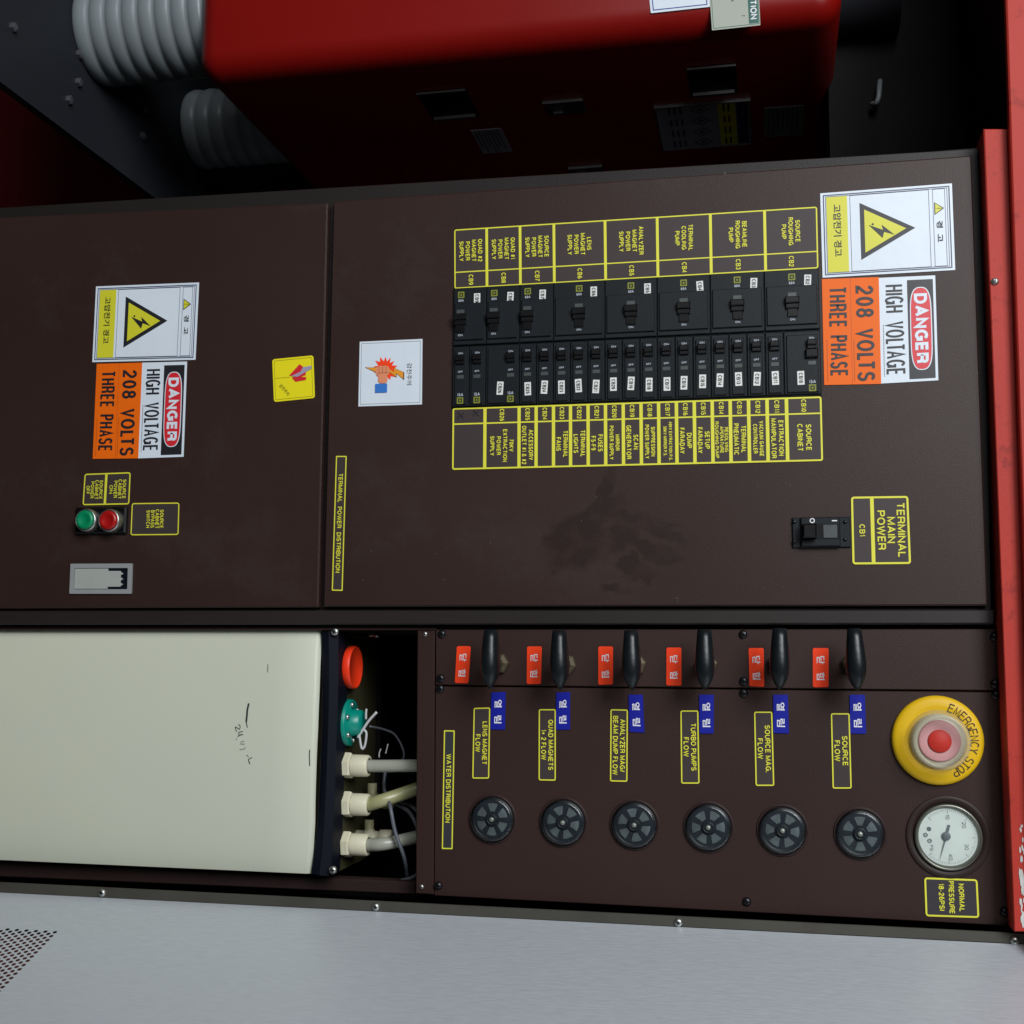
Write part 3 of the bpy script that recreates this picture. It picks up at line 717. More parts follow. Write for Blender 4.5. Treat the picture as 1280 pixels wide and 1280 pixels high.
meshes = {}
def brk_meshes(kind, poles):
    """local coordinates: x from the row's upper edge (real left), z from the breaker's lower side, front towards -Y"""
    key = (kind, poles)
    if key in meshes: return meshes[key]
    w_ = poles*pitch - .0006
    P = {}
    if kind == 'up':
        Hh = XM-XU0-.001
        zc = pitch*poles/2 if poles == 3 else pitch*.5-0.0006
        mb = MB(); mb.cbox((.0003, YB, 0), (Hh, -.001, w_), .0008); P['case'] = (mb, m_blk)
        mb = MB(); mb.cbox((21*px, YB-.0022, 2.5*px), (Hh-6*px, YB+.0001, w_-2.5*px), .0007); P['face_plate'] = (mb, m_blk)
        yb = YB-.0022
        mb = MB(); mb.box((30*px, yb-.0006, zc-5*px), (36*px, yb, zc+5*px)); P['window'] = (mb, m_win)
        mb = MB(); mb.cbox((36*px, yb-.0058, zc-8.5*px), (44*px, yb, zc+8.5*px), .001); mb.cbox((44*px, yb-.0034, zc-8*px), (50*px, yb, zc+8*px), .0008); mb.cbox((50*px, yb-.0016, zc-6*px), (60*px, yb, zc+6*px), .0005); P['toggle'] = (mb, m_blk2)
        lx, lz = 9.5*px, zc; onx = 63.5*px; yt = YB
        offx = None
    else:
        Hh = XL1-XM-.001
        zc = (poles-.5)*pitch
        mb = MB(); mb.cbox((.0008, YB, 0), (Hh, -.001, w_), .0008); P['case'] = (mb, m_blk)
        mb = MB(); mb.cbox((6*px, YB-.0018, 3*px), (Hh-2*px, YB+.0001, w_-3*px), .0007); P['face_plate'] = (mb, m_blk)
        yb = YB-.0018
        mb = MB(); mb.box((39*px, yb-.0005, zc-4.5*px), (43.5*px, yb, zc+4.5*px)); P['window'] = (mb, m_win)
        mb = MB(); mb.cbox((13*px, yb-.0056, zc-5.6*px), (20*px, yb, zc+5.6*px), .0009); mb.cbox((20*px, yb-.0032, zc-5.6*px), (24.5*px, yb, zc+5.6*px), .0007)
        if kind == 'main_low': mb.cbox((24.5*px, yb-.0048, zc-7.5*px), (35*px, yb, zc+7.5*px), .0012)
        P['toggle'] = (mb, m_blk2)
        lx, lz = 72*px, zc; onx = 10.5*px; offx = 34.5*px; yt = YB-.0018
    P['_'] = (zc, lx, onx, offx, yt, yb)
    out = {k: (v[0].mesh(k, v[1]) if k != '_' else v) for k, v in P.items()}
    # emblem : small square outline
    z_, lx_, onx, offx, yt, yb = out['_']
    mb = MB(); k = 4.2*px
    for a0, b0, a1, b1 in ((-k,-k,k,-k*.6),(-k,k*.6,k,k),(-k,-k*.6,-k*.6,k*.6),(k*.6,-k*.6,k,k*.6),(-k*.3,-k*.3,k*.3,k*.3)):
        mb.add([(lx_+a0, yt-.0003, z_+b0), (lx_+a1, yt-.0003, z_+b0), (lx_+a1, yt-.0003, z_+b1), (lx_+a0, yt-.0003, z_+b1)], [(0,1,2,3)])
    out['emblem'] = mb.mesh('emblem', m_olive)
    mb = MB()
    # the legends of the toggles read in the picture's upright direction: text turned a quarter
    def tq(s, x, z, h, w2, y=None):
        y = y if y is not None else yb-.0003
        for v, f, k in stroke_text(s, h, w2, .2)[0]: mb.add([(x-(b_-h/2), y-k*.000006, z+(a_-w2/2)) for a_, b_ in v], f)
    tq('ON', onx, z_, 2.6*px, 6*px)
    if offx: tq('OFF', offx, z_, 2.4*px, 6.5*px)
    if kind == 'up':
        tq('60A', 17.0*px, z_, 3.4*px, 7*px, yt-.0003)
    elif poles == 2 or kind == 'bare': tq('15A', 64.5*px, z_, 4*px, 8*px)
    out['print'] = mb.mesh('lettering', m_pr)
    tl = 13.5*px if kind == 'up' else 17*px
    mb = MB(); th_ = 8.3*px
    mb.cbox((-tl/2, -.0004, -th_/2), (tl/2, 0, th_/2), .0001); out['tag'] = mb.mesh('number_tag', m_white2)
    meshes[key] = out; return out

def breaker(kind, row, i0, poles, tag, lab, grp, has_tag=True):
    X = XU0 if row == 'up' else XM
    ms = brk_meshes(kind, poles)
    t = thing('circuit_breaker', lab, 'circuit breaker', (X, 0, ZA+i0*pitch+.0003), grp)
    for k in ('case', 'face_plate'): inst(k, ms[k], t)
    w_ = inst('window', ms['window'], t); tg = inst('toggle', ms['toggle'], t)
    zc, lx, onx, offx, yt, yb = ms['_']
    inst('lettering', ms['print'], t)
    if kind == 'up' or not has_tag or poles == 2: inst('emblem', ms['emblem'], t)
    if has_tag:
        if row == 'up': tx_, tz_, ty_ = random.uniform(14.5, 16)*px, poles*pitch-(13+random.uniform(-1, 1.5))*px, YB-.0001
        else:
            tx_, ty_ = random.uniform(57.5, 61)*px, YB-.0019
            tz_ = zc+random.uniform(-.6,.6)*px if poles == 1 else zc-(13.5)*px
        o = inst('number_tag', ms['tag'], t, (tx_, ty_, tz_))
        o.rotation_euler = (0, R(random.uniform(-4, 4)), 0)
        mb = MB(); w3 = (10.5 if row == 'up' else 12.5)*px; h3 = 4.8*px
        for v, f, k in stroke_text(tag, h3, w3, .19)[0]: mb.add([(x_-w3/2, -.0006-k*.000006, y_-h3/2) for x_, y_ in v], f)
        inst('tag_lettering', mb.mesh('tag_lettering', m_ink), o)
    return t
G1_ = 'circuit breakers in the upper row'; G2_ = 'circuit breakers in the lower row'
i = 0
UP = [(2,'CB9'),(2,'CB8'),(2,'CB7'),(3,'CB6'),(3,'CB5'),(3,'CB4'),(3,'CB3'),(3,'CB2')]
for n_, tg in UP:
    breaker('up', 'up', i, n_, tg, f'black {"wide three pole" if n_==3 else "two pole"} breaker with the white tag {tg}', G1_); i += n_
i = 0
LOW = [(1,None),(1,None),(2,'CB26')] + [(1, f'CB{k}') for k in range(25, 10, -1)] + [(2,'CB10')]
for j, (n_, tg) in enumerate(LOW):
    if tg is None:
        breaker('bare', 'low', i, n_, '', ('untagged narrow black breaker at the very end of the lower row' if j == 0 else 'untagged narrow black breaker beside the one tagged CB26'), G2_, False)
    else:
        breaker('main_low' if tg == 'CB10' else 'low', 'low', i, n_, tg, f'{"wide two pole" if n_==2 else "narrow single pole"} black breaker with the white tag {tg}', G2_)
    i += n_

# ================================================================== LEGEND PLATES
def grid_plate(name, lab, q, Y, cols, split=None, lw=.0014, lwi=None, first_low=True, plate=m_legend, cat='label plate', rad=.0025, group=None, edge=.0016):
    """cols = list of column dividers in metres along b (real up)."""
    P = Plane(q, Y); t = thing(name, lab, cat, P.p(0, 0), group)
    mb = MB(); P.slab(mb, P.rr(0,0,P.W,P.H,rad), .0006, .0006); part('plate', mb, plate, t)
    lwi = lwi or lw
    mb = MB(); o = .0008
    P.ring(mb, P.rr(0,0,P.W,P.H,rad), P.rr(edge,edge,P.W-edge,P.H-edge,max(.0005, rad-edge)), o)
    for b in cols: P.rect(mb, edge*.9, b-lwi/2, P.W-edge*.9, b+lwi/2, o+.00003)
    if split is not None: P.rect(mb, split-lw/2, edge*.9, split+lw/2, P.H-edge*.9, o+.00006)
    part('yellow_border', mb, m_yel, t)
    return P, t

# upper legend
qU = [(568, 287.3), (1021.3, 258.6), (1023, 335.7), (568.3, 361.3)]
PU = Plane(qU, 0)
cols = [PU.b_of(x, y) for x, y in ((608, 322), (649.7, 320), (692, 317), (756, 313), (821.2, 309), (887.7, 305), (955.5, 301))]
spl = PU.W*.725
PU, lu = grid_plate('breaker_legend', 'long yellow ruled legend plate along the upper breaker row, CB9 to CB2', qU, -.0002, cols, spl, lw=.0013, lwi=.0030, edge=.0014)
mb = MB(); ed = [0.0008]+cols+[PU.H-.0008]
TXU = [['QUAD #2','MAGNET','POWER','SUPPLY'],['QUAD #1','MAGNET','POWER','SUPPLY'],['SOURCE','MAGNET','POWER','SUPPLY'],['LENS','MAGNET','POWER','SUPPLY'],
       ['ANALYZER','MAGNET','POWER','SUPPLY'],['TERMINAL','COOLING','PUMP'],['BEAMLINE','ROUGHING','PUMP'],['SOURCE','ROUGHING','PUMP']]
def block(P, mb, lines, ca, cb, h, pitch_, cw, off=.0011, bold=.022):
    n = len(lines)
    for i, l in enumerate(lines):
        P.text(mb, l, ca, cb+((n-1)/2-i)*pitch_, h=h, w=stroke_text(l, h)[1]*cw*.92, off=off, bold=bold)
for i, ls in enumerate(TXU):
    cb = (ed[i]+ed[i+1])/2
    block(PU, mb, ls, spl*.52, cb, .0050, .0072, .88)
    PU.text(mb, f'CB{9-i}', (spl+PU.W)/2, cb, h=.0052, w=.0118, off=.0011, bold=.01)
part('lettering', mb, m_yel, lu)

# lower legend
qL = [(566, 510.3), (1026.8, 495.6), (1028.8, 576.3), (565.3, 587.5)]
PL_ = Plane(qL, 0)
cols = [PL_.b_of(x, 545) for x in (606, 648.7, 670, 691.7, 713, 735, 756.8, 779, 801.3, 823.3, 845.6, 868, 890.5, 913, 936, 959.2, 983.5)]
spl = PL_.W*.262
PL_, ll = grid_plate('breaker_legend', 'long yellow ruled legend plate along the lower breaker row, CB26 to CB10', qL, -.0002, cols, spl, lw=.0016, lwi=.0036, edge=.0018)
ed = [0.0008]+cols+[PL_.H-.0008]
TXL = [None,['70KV','EXTRACTION','POWER','SUPPLY'],['ACCESSORY','OUTLET #1 & #2'],None,['TERMINAL','FANS'],['TERMINAL','LIGHTS'],['FUSES','F5-F9'],['MIRROR','POWER SUPPLY'],
       ['SCAN','GENERATOR'],['SUPPRESSION','POWER SUPPLY'],['40KV EXTRACTION P.S.','50KV MIRROR P.S.'],['DUMP','FARADAY'],['SETUP','FARADAY'],
       ['RESOLVING','APERATURE','ROUGHING PUMP'],['TERMINAL','PNEUMATIC'],['VACUUM GAUGE','CONTROLLER'],['EXTRACTION','MANIPULATOR'],['SOURCE','CABINET']]
mb = MB()
for i, ls in enumerate(TXL):
    cb = (ed[i]+ed[i+1])/2; ca = (spl+PL_.W)/2
    if i: PL_.text(mb, f'CB{27-i}', spl*.52, cb, h=.0050, w=.0135, off=.0011, bold=.01)
    if not ls: continue
    n = max(len(l) for l in ls)
    if i == 1: block(PL_, mb, ls, ca, cb, .0048, .0072, .86)
    elif i == 13: block(PL_, mb, ls, ca, cb, .0038, .0049, .92)
    elif i == 10: block(PL_, mb, ls, ca, cb, .0036, .0058, .76)
    elif i in (7, 9, 15): block(PL_, mb, ls, ca, cb, .0044, .0064, .78)
    elif i == 2: block(PL_, mb, ls, ca, cb, .0050, .0074, .80)
    elif i == 17: block(PL_, mb, ls, ca, cb, .0056, .0088, .90)
    else: block(PL_, mb, ls, ca, cb, .0052, .0076, .84)
part('lettering', mb, m_yel, ll)
mb = MB()
for x, y in ((576, 519.5), (595, 516.5)):
    a, b = PL_.a_of(x, y), PL_.b_of(x, y)
    PL_.line(mb, (a-.0035, b-.0030), (a+.0033, b+.0034), .0011, .0011); PL_.line(mb, (a+.0030, b-.0036), (a-.0028, b+.0036), .0011, .0012)
part('pen_cross', mb, m_ink, ll)

# main power
qM = [(1063.7, 621), (1135.2, 620), (1138.7, 705), (1065.6, 705.6)]
PM = Plane(qM, 0); sb = PM.b_of(1090.7, 662)
PM, t = grid_plate('main_power_plate', 'yellow framed plate reading TERMINAL MAIN POWER above the lone breaker', qM, -.0002, [sb], None, lw=.0022, lwi=.0036, edge=.0020, rad=.003)
mb = MB()
for s_, f_, wd in (('TERMINAL', .775, .0565), ('MAIN', .50, .027), ('POWER', .235, .0405)):
    PM.text(mb, s_, PM.W*.5, sb+(PM.H-sb)*f_, h=.0080, w=wd, off=.0011, bold=.01)
PM.text(mb, 'CB1', PM.W*.5, sb*.5, h=.0056, w=.0125, off=.0011, bold=.008)
part('lettering', mb, m_yel, t)

# main breaker
a0 = pix(990.4, 665, 0).z; a1 = pix(1062.8, 665, 0).z; x0 = pix(1027, 646.8, 0).x; x1 = pix(1027, 684.5, 0).x
t = thing('main_breaker', 'lone black main breaker with O and I marks set in the big door', 'circuit breaker', (x0, 0, a0))
mb = MB(); mb.cbox((x0, -.003, a0), (x1, .001, a1), .0008); part('case', mb, m_blk, t)
mb = MB(); zz0 = pix(1001, 665, 0).z; zz1 = pix(1050, 665, 0).z
mb.cbox((x0+.0005, -.0075, zz0), (x1-.0008, -.003, zz1), .001); body = part('raised_body', mb, m_blk, t)
xx0 = pix(1027, 656, 0).x; xx1 = pix(1027, 674.5, 0).x
mb = MB(); mb.box((xx0, -.0080, zz0+.001), (xx1, -.0076, zz1-.001)); part('toggle_slot', mb, m_blk2, t)
mb = MB(); mb.cbox((xx0+.0005, -.019, pix(1003, 665, 0).z), (xx1-.0005, -.008, pix(1020, 665, 0).z), .0015); part('toggle', mb, m_blk2, t)
mb = MB(); mb.box((xx0+.001, -.0086, pix(1029, 665, 0).z), (xx1-.001, -.0081, pix(1046, 665, 0).z)); part('window', mb, m_win, t)
mb = MB(); PT = Plane([(990, 646), (1063, 646), (1063, 684), (990, 684)], -.0078)
a, b = PT.a_of(1015.3, 650.8), PT.b_of(1015.3, 650.8)
n = 20; PT.ring(mb, [(a+.0026*math.cos(2*math.pi*k/n), b+.0026*math.sin(2*math.pi*k/n)) for k in range(n)], [(a+.0016*math.cos(2*math.pi*k/n), b+.0016*math.sin(2*math.pi*k/n)) for k in range(n)], .0002)
a, b = PT.a_of(1043, 651), PT.b_of(1043, 651); PT.rect(mb, a-.0006, b-.0026, a+.0006, b+.0026, .0002)
part('lettering', mb, m_tagtext, t)
for x, y in ((992.8, 652.5), (992.8, 677.5), (1056.5, 652.5), (1056.5, 674.5)):
    mb = MB(); p = pix(x, y, -.003); mb.lathe(p, 'Y', [(.0022, 0), (.0020, .0008), (.0001, .0006)], 12); part('screw', mb, m_blk2, t)

# strip plates
def strip(lab, q, Y, lines, h, cwid, pitch_=0, plate=m_legend, rad=.002, edge=.0013, bold=.012, ca=.5, group=None, name='label_plate', cb=None):
    P, t = grid_plate(name, lab, q, Y, [], None, plate=plate, rad=rad, edge=edge, group=group)
    mb = MB(); n = len(lines)
    for i, (l, wd) in enumerate(lines):
        P.text(mb, l, P.W*ca, P.H*(cb or .5)+((n-1)/2-i)*pitch_, h=h, w=wd, off=.0011, bold=bold)
    part('lettering', mb, m_yel, t); return t
m_dkplate = mat('charcoal_plate', (0.026, 0.028, 0.034), 0.5, var=.08, vscale=20)
strip('long thin plate reading TERMINAL POWER DISTRIBUTION along the big door', [(420.3, 570), (433.7, 570), (428.6, 738.7), (415, 738.4)], -.0002, [('TERMINAL  POWER  DISTRIBUTION', .112)], .0052, 0, rad=.001)
strip('long thin dark plate reading WATER DISTRIBUTION', [(555.2, 912.7), (568.7, 912.9), (566, 1061.4), (552.5, 1061.1)], YP-.0002, [('WATER DISTRIBUTION', .073)], .0054, 0, plate=m_dkplate, rad=.0008, ca=.49)
Gf = 'yellow framed flow labels above the sight glasses'
FL = [([(592.3, 884.8), (613, 884.2), (611.7, 973.2), (590.5, 973.2)], [('LENS MAGNET', .046), ('FLOW', .019)]),
      ([(673.6, 886.4), (694.9, 886.4), (694.9, 975.9), (673.4, 975.4)], [('QUAD MAGNETS', .053), ('1+ 2 FLOW', .032)]),
      ([(763.2, 886.4), (785, 886.9), (784.4, 977.2), (762.6, 976.7)], [('ANALYZER MAG/', .055), ('BEAM DUMP FLOW', .0615)]),
      ([(850.6, 888), (873, 888), (874.5, 979.5), (851.5, 979.5)], [('TURBO PUMPS', .049), ('FLOW', .020)]),
      ([(942.6, 889.5), (965.4, 889.5), (967.9, 982.3), (944.5, 982.3)], [('SOURCE MAG.', .048), ('FLOW', .021)]),
      ([(1038.5, 891.5), (1062, 891.5), (1064.6, 985.7), (1040.7, 985.7)], [('SOURCE', .030), ('FLOW', .021)])]
names = ['LENS MAGNET FLOW', 'QUAD MAGNETS 1+2 FLOW', 'ANALYZER MAG/ BEAM DUMP FLOW', 'TURBO PUMPS FLOW', 'SOURCE MAG. FLOW', 'SOURCE FLOW']
for (q, ls), nm in zip(FL, names):
    strip(f'yellow framed flow label reading {nm}', q, YP-.0002, ls, .0054, 0, .0076, group=Gf)
strip('yellow framed plate reading NORMAL PRESSURE 18-26PSI below the round gauge', [(1155.2, 1096.5), (1221.7, 1099), (1224, 1147.3), (1157, 1145.2)], YP-.0002,
      [('NORMAL', .027), ('PRESSURE', .0315), ('18-26PSI', .0262)], .0051, 0, .0094, plate=mat('plum_plate', (.03,.025,.03),.5), rad=.003, edge=.0017, bold=.02, ca=.49, cb=.5)
strip('square yellow framed plate reading SOURCE CABINET BYPASS SWITCH', [(165.2, 629), (224.7, 628.2), (223.6, 668.8), (163.5, 669.3)], -.0002,
      [('SOURCE', .0215), ('CABINET', .0225), ('BYPASS', .0205), ('SWITCH', .0205)], .0046, 0, .0057, rad=.003, ca=.5, plate=m_legend)
qS = [(106.2, 592.4), (163.8, 590.3), (162, 630.6), (103.6, 631.7)]
PQ = Plane(qS, 0); sb = PQ.b_of(133, 611)
PQ, t = grid_plate('label_plate', 'two cell yellow framed plate reading SOURCE CABINET POWER OFF and ON', qS, -.0002, [sb], rad=.003, lwi=.0030, edge=.0015)
mb = MB()
for c_, last in ((sb*.5, 'OFF'), ((sb+PQ.H)*.5, 'ON')):
    for i, (s_, wd) in enumerate((('SOURCE', .0225), ('CABINET', .023), ('POWER', .020), (last, .010))):
        PQ.text(mb, s_, PQ.W*.52, c_+(1.5-i)*.0056, h=.0044, w=wd, off=.0011, bold=.012)
part('lettering', mb, m_yel, t)

# ================================================================== SAFETY SIGNS
def volt_sign(q, lab, lab2):
    # Korean high voltage warning
    P = Plane(q, -.0002); t = thing('warning_sign', lab, 'warning sign', P.p(0,0)); W, H = P.W, P.H
    k = W/.098
    mb = MB(); P.slab(mb, [(0,0),(W,0),(W,H),(0,H)], .0005, .0005); part('board', mb, m_white, t)
    mb = MB()
    def fr(a0,b0,a1,b1,w_): P.ring(mb, [(a0,b0),(a1,b0),(a1,b1),(a0,b1)], [(a0+w_,b0+w_),(a1-w_,b0+w_),(a1-w_,b1-w_),(a0+w_,b1-w_)], .00075)
    fr(W*.026, H*.020, W*.974, H*.980, .0011*k); fr(W*.046, H*.038, W*.954, H*.962, .0005*k)
    fr(W*.052, H*.225, W*.948, H*.825, .00045*k); fr(W*.052, H*.852, W*.948, H*.945, .00045*k)
    part('ruled_frame', mb, m_navy, t)
    mb = MB(); P.rect(mb, W*.055, H*.045, W*.945, H*.205, .0008); part('yellow_band', mb, m_yel_s, t)
    ca = W*.485; b0 = H*.30; b1 = H*.715; hw = W*.335
    tri = lambda e: [(ca-hw+e*1.73*1.0, b0+e), (ca+hw-e*1.73, b0+e), (ca, b1-e*2.1)]
    mb = MB(); P.poly(mb, tri(0), .0008)
    part('black_triangle', mb, m_ink, t)
    c2 = W*.28; hb = H*.862; ht = H*.935; hw2 = W*.075
    mb = MB(); P.poly(mb, [(c2-hw2,hb),(c2+hw2,hb),(c2,ht)], .0008); part('black_triangle', mb, m_ink, t)
    mb = MB(); P.poly(mb, tri(.0046*k), .0010); e=.0009*k; part('yellow_triangle', mb, m_yel_s, t)
    mb = MB(); P.poly(mb, [(c2-hw2+e*1.6,hb+e),(c2+hw2-e*1.6,hb+e),(c2,ht-e*2)], .0010); part('yellow_triangle', mb, m_yel_s, t)
    mb = MB(); u = H*.0115
    bolt = [(3.6,12.5),(-3.2,5.2),(-0.6,4.6),(-4.8,-1.6),(-0.9,-0.4),(-3.4,-7.6),(5.8,2.2),(2.0,1.4),(4.6,5.8),(1.6,5.6)]
    bolt = [(0.2,13.0),(-5.6,3.2),(-0.4,4.6),(-3.8,-6.6),(5.6,4.9),(0.9,4.0),(2.2,9.2)]
    bolt = [(4.4,11.5),(-4.0,2.6),(0.2,3.6),(-4.4,-6.6),(6.4,3.0),(1.6,4.2)]
    P.poly(mb, [(ca+x*u*.9, b0+H*.135+y*u*.92) for x, y in bolt], .0013)
    part('lightning_bolt', mb, m_ink, t); mb = MB()
    P.poly(mb, [(ca-4.4*u+.8*u*math.cos(a_), b0+H*.095+.8*u*math.sin(a_)) for a_ in [i*math.pi/4 for i in range(8)]], .0012)
    part('spark_dot', mb, m_ink, t); mb = MB()
    P.rect(mb, c2-.0003*k, hb+(ht-hb)*.3, c2+.0003*k, hb+(ht-hb)*.68, .0012); P.rect(mb, c2-.0003*k, hb+(ht-hb)*.15, c2+.0003*k, hb+(ht-hb)*.22, .0012)
    part('exclamation_mark', mb, m_ink, t)
    mb = MB(); P.text(mb, '고압전기 경고', W*.455, H*.126, h=.0085*k, w=.060*k, off=.0011, bold=.016, cap=False)
    P.text(mb, '경  고', W*.545, H*.899, h=.0066*k, w=.024*k, off=.0011, bold=.016, cap=False)
    part('lettering', mb, m_ink, t)
def danger_sign(q, q2, lab, lab2):
    P = Plane(q2, -.0002); t = thing('danger_sign', lab, 'danger sign', P.p(0,0)); W, H = P.W, P.H
    mb = MB(); P.slab(mb, [(0,0),(W,0),(W,H),(0,H)], .0005, .0005); part('board', mb, m_white, t)
    mb = MB(); P.rect(mb, W*.035, H*.50, W*.975, H*.955, .0008); part('black_panel', mb, m_ink, t)
    k = W/.117
    A0, A1, B0, B1 = W*.105, W*.895, H*.535, H*.92
    def pill(e): # flattened ends
        out = []; ca, cb = (A0+A1)/2, (B0+B1)/2; ha, hb = (A1-A0)/2-e, (B1-B0)/2-e
        for i in range(40):
            t_ = 2*math.pi*i/40; c, s_ = math.cos(t_), math.sin(t_)
            out.append((ca+ha*math.copysign(abs(c)**.42, c), cb+hb*math.copysign(abs(s_)**.75, s_)))
        return out
    mb = MB(); P.poly(mb, pill(0), .0010); part('white_oval', mb, m_white, t)
    mb = MB(); P.poly(mb, pill(.0011*k), .0012); part('red_oval', mb, m_redv, t)
    mb = MB(); P.text(mb, 'DANGER', W*.5, (B0+B1)/2, h=(B1-B0)*.60, w=(A1-A0)*.84, off=.0014, sw=.235, gap=.13); part('danger_lettering', mb, m_white, t)
    mb = MB(); P.text(mb, 'HIGH', W*.205, H*.265, h=H*.33, w=W*.265, off=.0009, sw=.115, gap=.16)
    P.text(mb, 'VOLTAGE', W*.675, H*.265, h=H*.33, w=W*.505, off=.0009, sw=.115, gap=.16)
    for i in range(34): P.rect(mb, W*(.45+.0145*i), H*.055, W*(.457+.0145*i), H*.068, .0009)
    part('lettering', mb, m_ink, t)
    P = Plane(q, -.0004); t = thing('voltage_sign', lab2, 'voltage sign', P.p(0,0)); W, H = P.W, P.H
    mb = MB(); P.slab(mb, [(0,0),(W,0),(W,H),(0,H)], .0005, .0005); part('board', mb, m_orange, t)
    mb = MB(); P.rect(mb, 0, H*.497, W, H*.503, .0007); part('joint_line', mb, mat('dark_orange_ink', (.45,.07,.004),.5), t)  # darker orange line across the joint of the sign
    mb = MB()
    P.text(mb, '208', W*.225, H*.745, h=H*.31, w=W*.30, off=.0009, sw=.165, gap=.18); P.text(mb, 'VOLTS', W*.725, H*.745, h=H*.31, w=W*.49, off=.0009, sw=.165, gap=.18)
    P.text(mb, 'THREE', W*.27, H*.27, h=H*.31, w=W*.385, off=.0009, sw=.135, gap=.18); P.text(mb, 'PHASE', W*.73, H*.27, h=H*.31, w=W*.385, off=.0009, sw=.135, gap=.18)
    for j in (0.06, .535):
        for i in range(22): P.rect(mb, W*(.58+.018*i), H*j, W*(.588+.018*i), H*(j+.009), .0009)
    part('lettering', mb, m_ink, t)
volt_sign([(1025.2, 241.9), (1189.8, 229.4), (1194, 337.6), (1028.2, 347.3)], 'large white Korean high voltage warning sign near the top corner of the big door', '')
danger_sign([(1027.3, 349), (1098.5, 346.5), (1101.5, 480), (1030.3, 481.4)], [(1098.5, 347.5), (1168.9, 344.3), (1172.9, 475.5), (1101.5, 479.5)],
            'white DANGER HIGH VOLTAGE sign near the top edge of the big door', 'orange 208 VOLTS THREE PHASE sign beside the breaker rows on the big door')
volt_sign([(120.3, 358.2), (249, 353.2), (244.5, 449.8), (115.6, 452.8)], 'white Korean high voltage warning sign on the lower cabinet door above the push buttons', '')
danger_sign([(121.2, 455), (178, 453.4), (173, 573), (116.1, 573.6)], [(178, 453.4), (234, 452), (229.6, 571), (173, 573)],
            'smaller white DANGER HIGH VOLTAGE sign on the lower cabinet door', 'smaller orange 208 VOLTS THREE PHASE sign on the lower cabinet door')

# yellow shock sticker
P = Plane([(340.4, 449.2), (391.8, 444.2), (393.8, 497.5), (342.6, 502.6)], -.0002)
t = thing('shock_sticker', 'small yellow sticker with a red hand touching a wire, near the door seam', 'sticker', P.p(0,0)); W, H = P.W, P.H
mb = MB(); P.slab(mb, P.rr(0,0,W,H,.003), .0004, .0004); part('backing', mb, m_yel_pl, t)
mb = MB(); e=.0022; P.ring(mb, P.rr(e,e,W-e,H-e,.001), P.rr(e+.0003,e+.0003,W-e-.0003,H-e-.0003,.001), .0006)
P.text(mb, '감전주의', W*.74, H*.27, h=.0042, w=.016, off=.0007, rot=R(38), cap=False); P.line(mb, (W*.455, H*.06), (W*.46, H*.42), .0003, .0006); part('lettering', mb, m_ink, t)
mb = MB()
P.poly(mb, [(W*.42,H*.40),(W*.18,H*.66),(W*.30,H*.82),(W*.45,H*.80),(W*.48,H*.62)], .0008)
P.poly(mb, [(W*.47,H*.46),(W*.58,H*.55),(W*.56,H*.80),(W*.50,H*.82),(W*.46,H*.62)], .0009); part('red_hand', mb, m_redv, t)
mb = MB()
P.poly(mb, [(W*.44,H*.45),(W*.36,H*.68),(W*.26,H*.74),(W*.24,H*.95),(W*.31,H*.95),(W*.38,H*.80),(W*.47,H*.60)], .0011); part('grey_figure', mb, mat('grey_ink', (.33,.31,.42),.5), t)

# white fist sticker (plain generic pictogram of a fist on a burst)
P = Plane([(449.8, 427.3), (528.2, 423.7), (527.5, 505.6), (448.1, 508.2)], -.0002)
t = thing('fist_sticker', 'square white sticker with a fist, a red burst and a lightning bolt', 'sticker', P.p(0,0)); W, H = P.W, P.H
mb = MB(); P.slab(mb, [(0,0),(W,0),(W,H),(0,H)], .0004, .0004); part('backing', mb, m_white, t)
mb = MB(); e=.0022; P.ring(mb, [(e,e),(W-e,e),(W-e,H-e),(e,H-e)], [(e+.0003,e+.0003),(W-e-.0003,e+.0003),(W-e-.0003,H-e-.0003),(e+.0003,H-e-.0003)], .0006)
P.text(mb, '감전주의', W*.53, H*.80, h=.0058, w=.025, off=.0007, cap=False); part('lettering', mb, m_ink, t)
ca, cb = W*.44, H*.42
mb = MB(); pts = []
for i in range(28):
    rr_ = W*(.21 if i % 2 == 0 else .135)*random.uniform(.85, 1.1); a_ = 2*math.pi*i/28; pts.append((ca+rr_*math.cos(a_), cb+rr_*math.sin(a_)*.95))
P.poly(mb, pts, .0007); part('red_burst', mb, m_redtag, t)
bo = [(.42,.10),(.50,.24),(.40,.22),(.44,.44),(.40,.56),(.50,.52),(.45,.60),(.60,.60),(.60,.70),(.43,.70),(.46,.55),(.33,.50),(.46,.40),(.35,.22)]
bo = [(.40,.09),(.53,.28),(.46,.27),(.52,.46),(.42,.46),(.50,.56),(.46,.58),(.59,.71),(.43,.70),(.52,.62)][:0] or [(.40,.09),(.49,.28),(.44,.27),(.50,.50),(.58,.60),(.52,.60),(.62,.72),(.50,.72),(.43,.56),(.50,.57),(.38,.40),(.41,.24)]
mb = MB(); P.poly(mb, [(W*x,H*y) for x,y in bo], .0009); part('bolt_outline', mb, m_ink, t)
cxm = W*.49; cym = H*.42
mb = MB(); P.poly(mb, [(cxm+(W*x-cxm)*.90-0.0003,cym+(H*y-cym)*.955) for x,y in bo], .0011); part('bolt', mb, mat('amber_ink', (.75,.30,.02),.5), t)
mb = MB(); P.poly(mb, P.rr(W*.39, H*.27, W*.55, H*.49, .005), .0013); P.poly(mb, P.rr(W*.52, H*.31, W*.66, H*.46, .004), .00131); part('fist', mb, mat('flesh_ink', (.72,.26,.13),.5), t)
mb = MB()
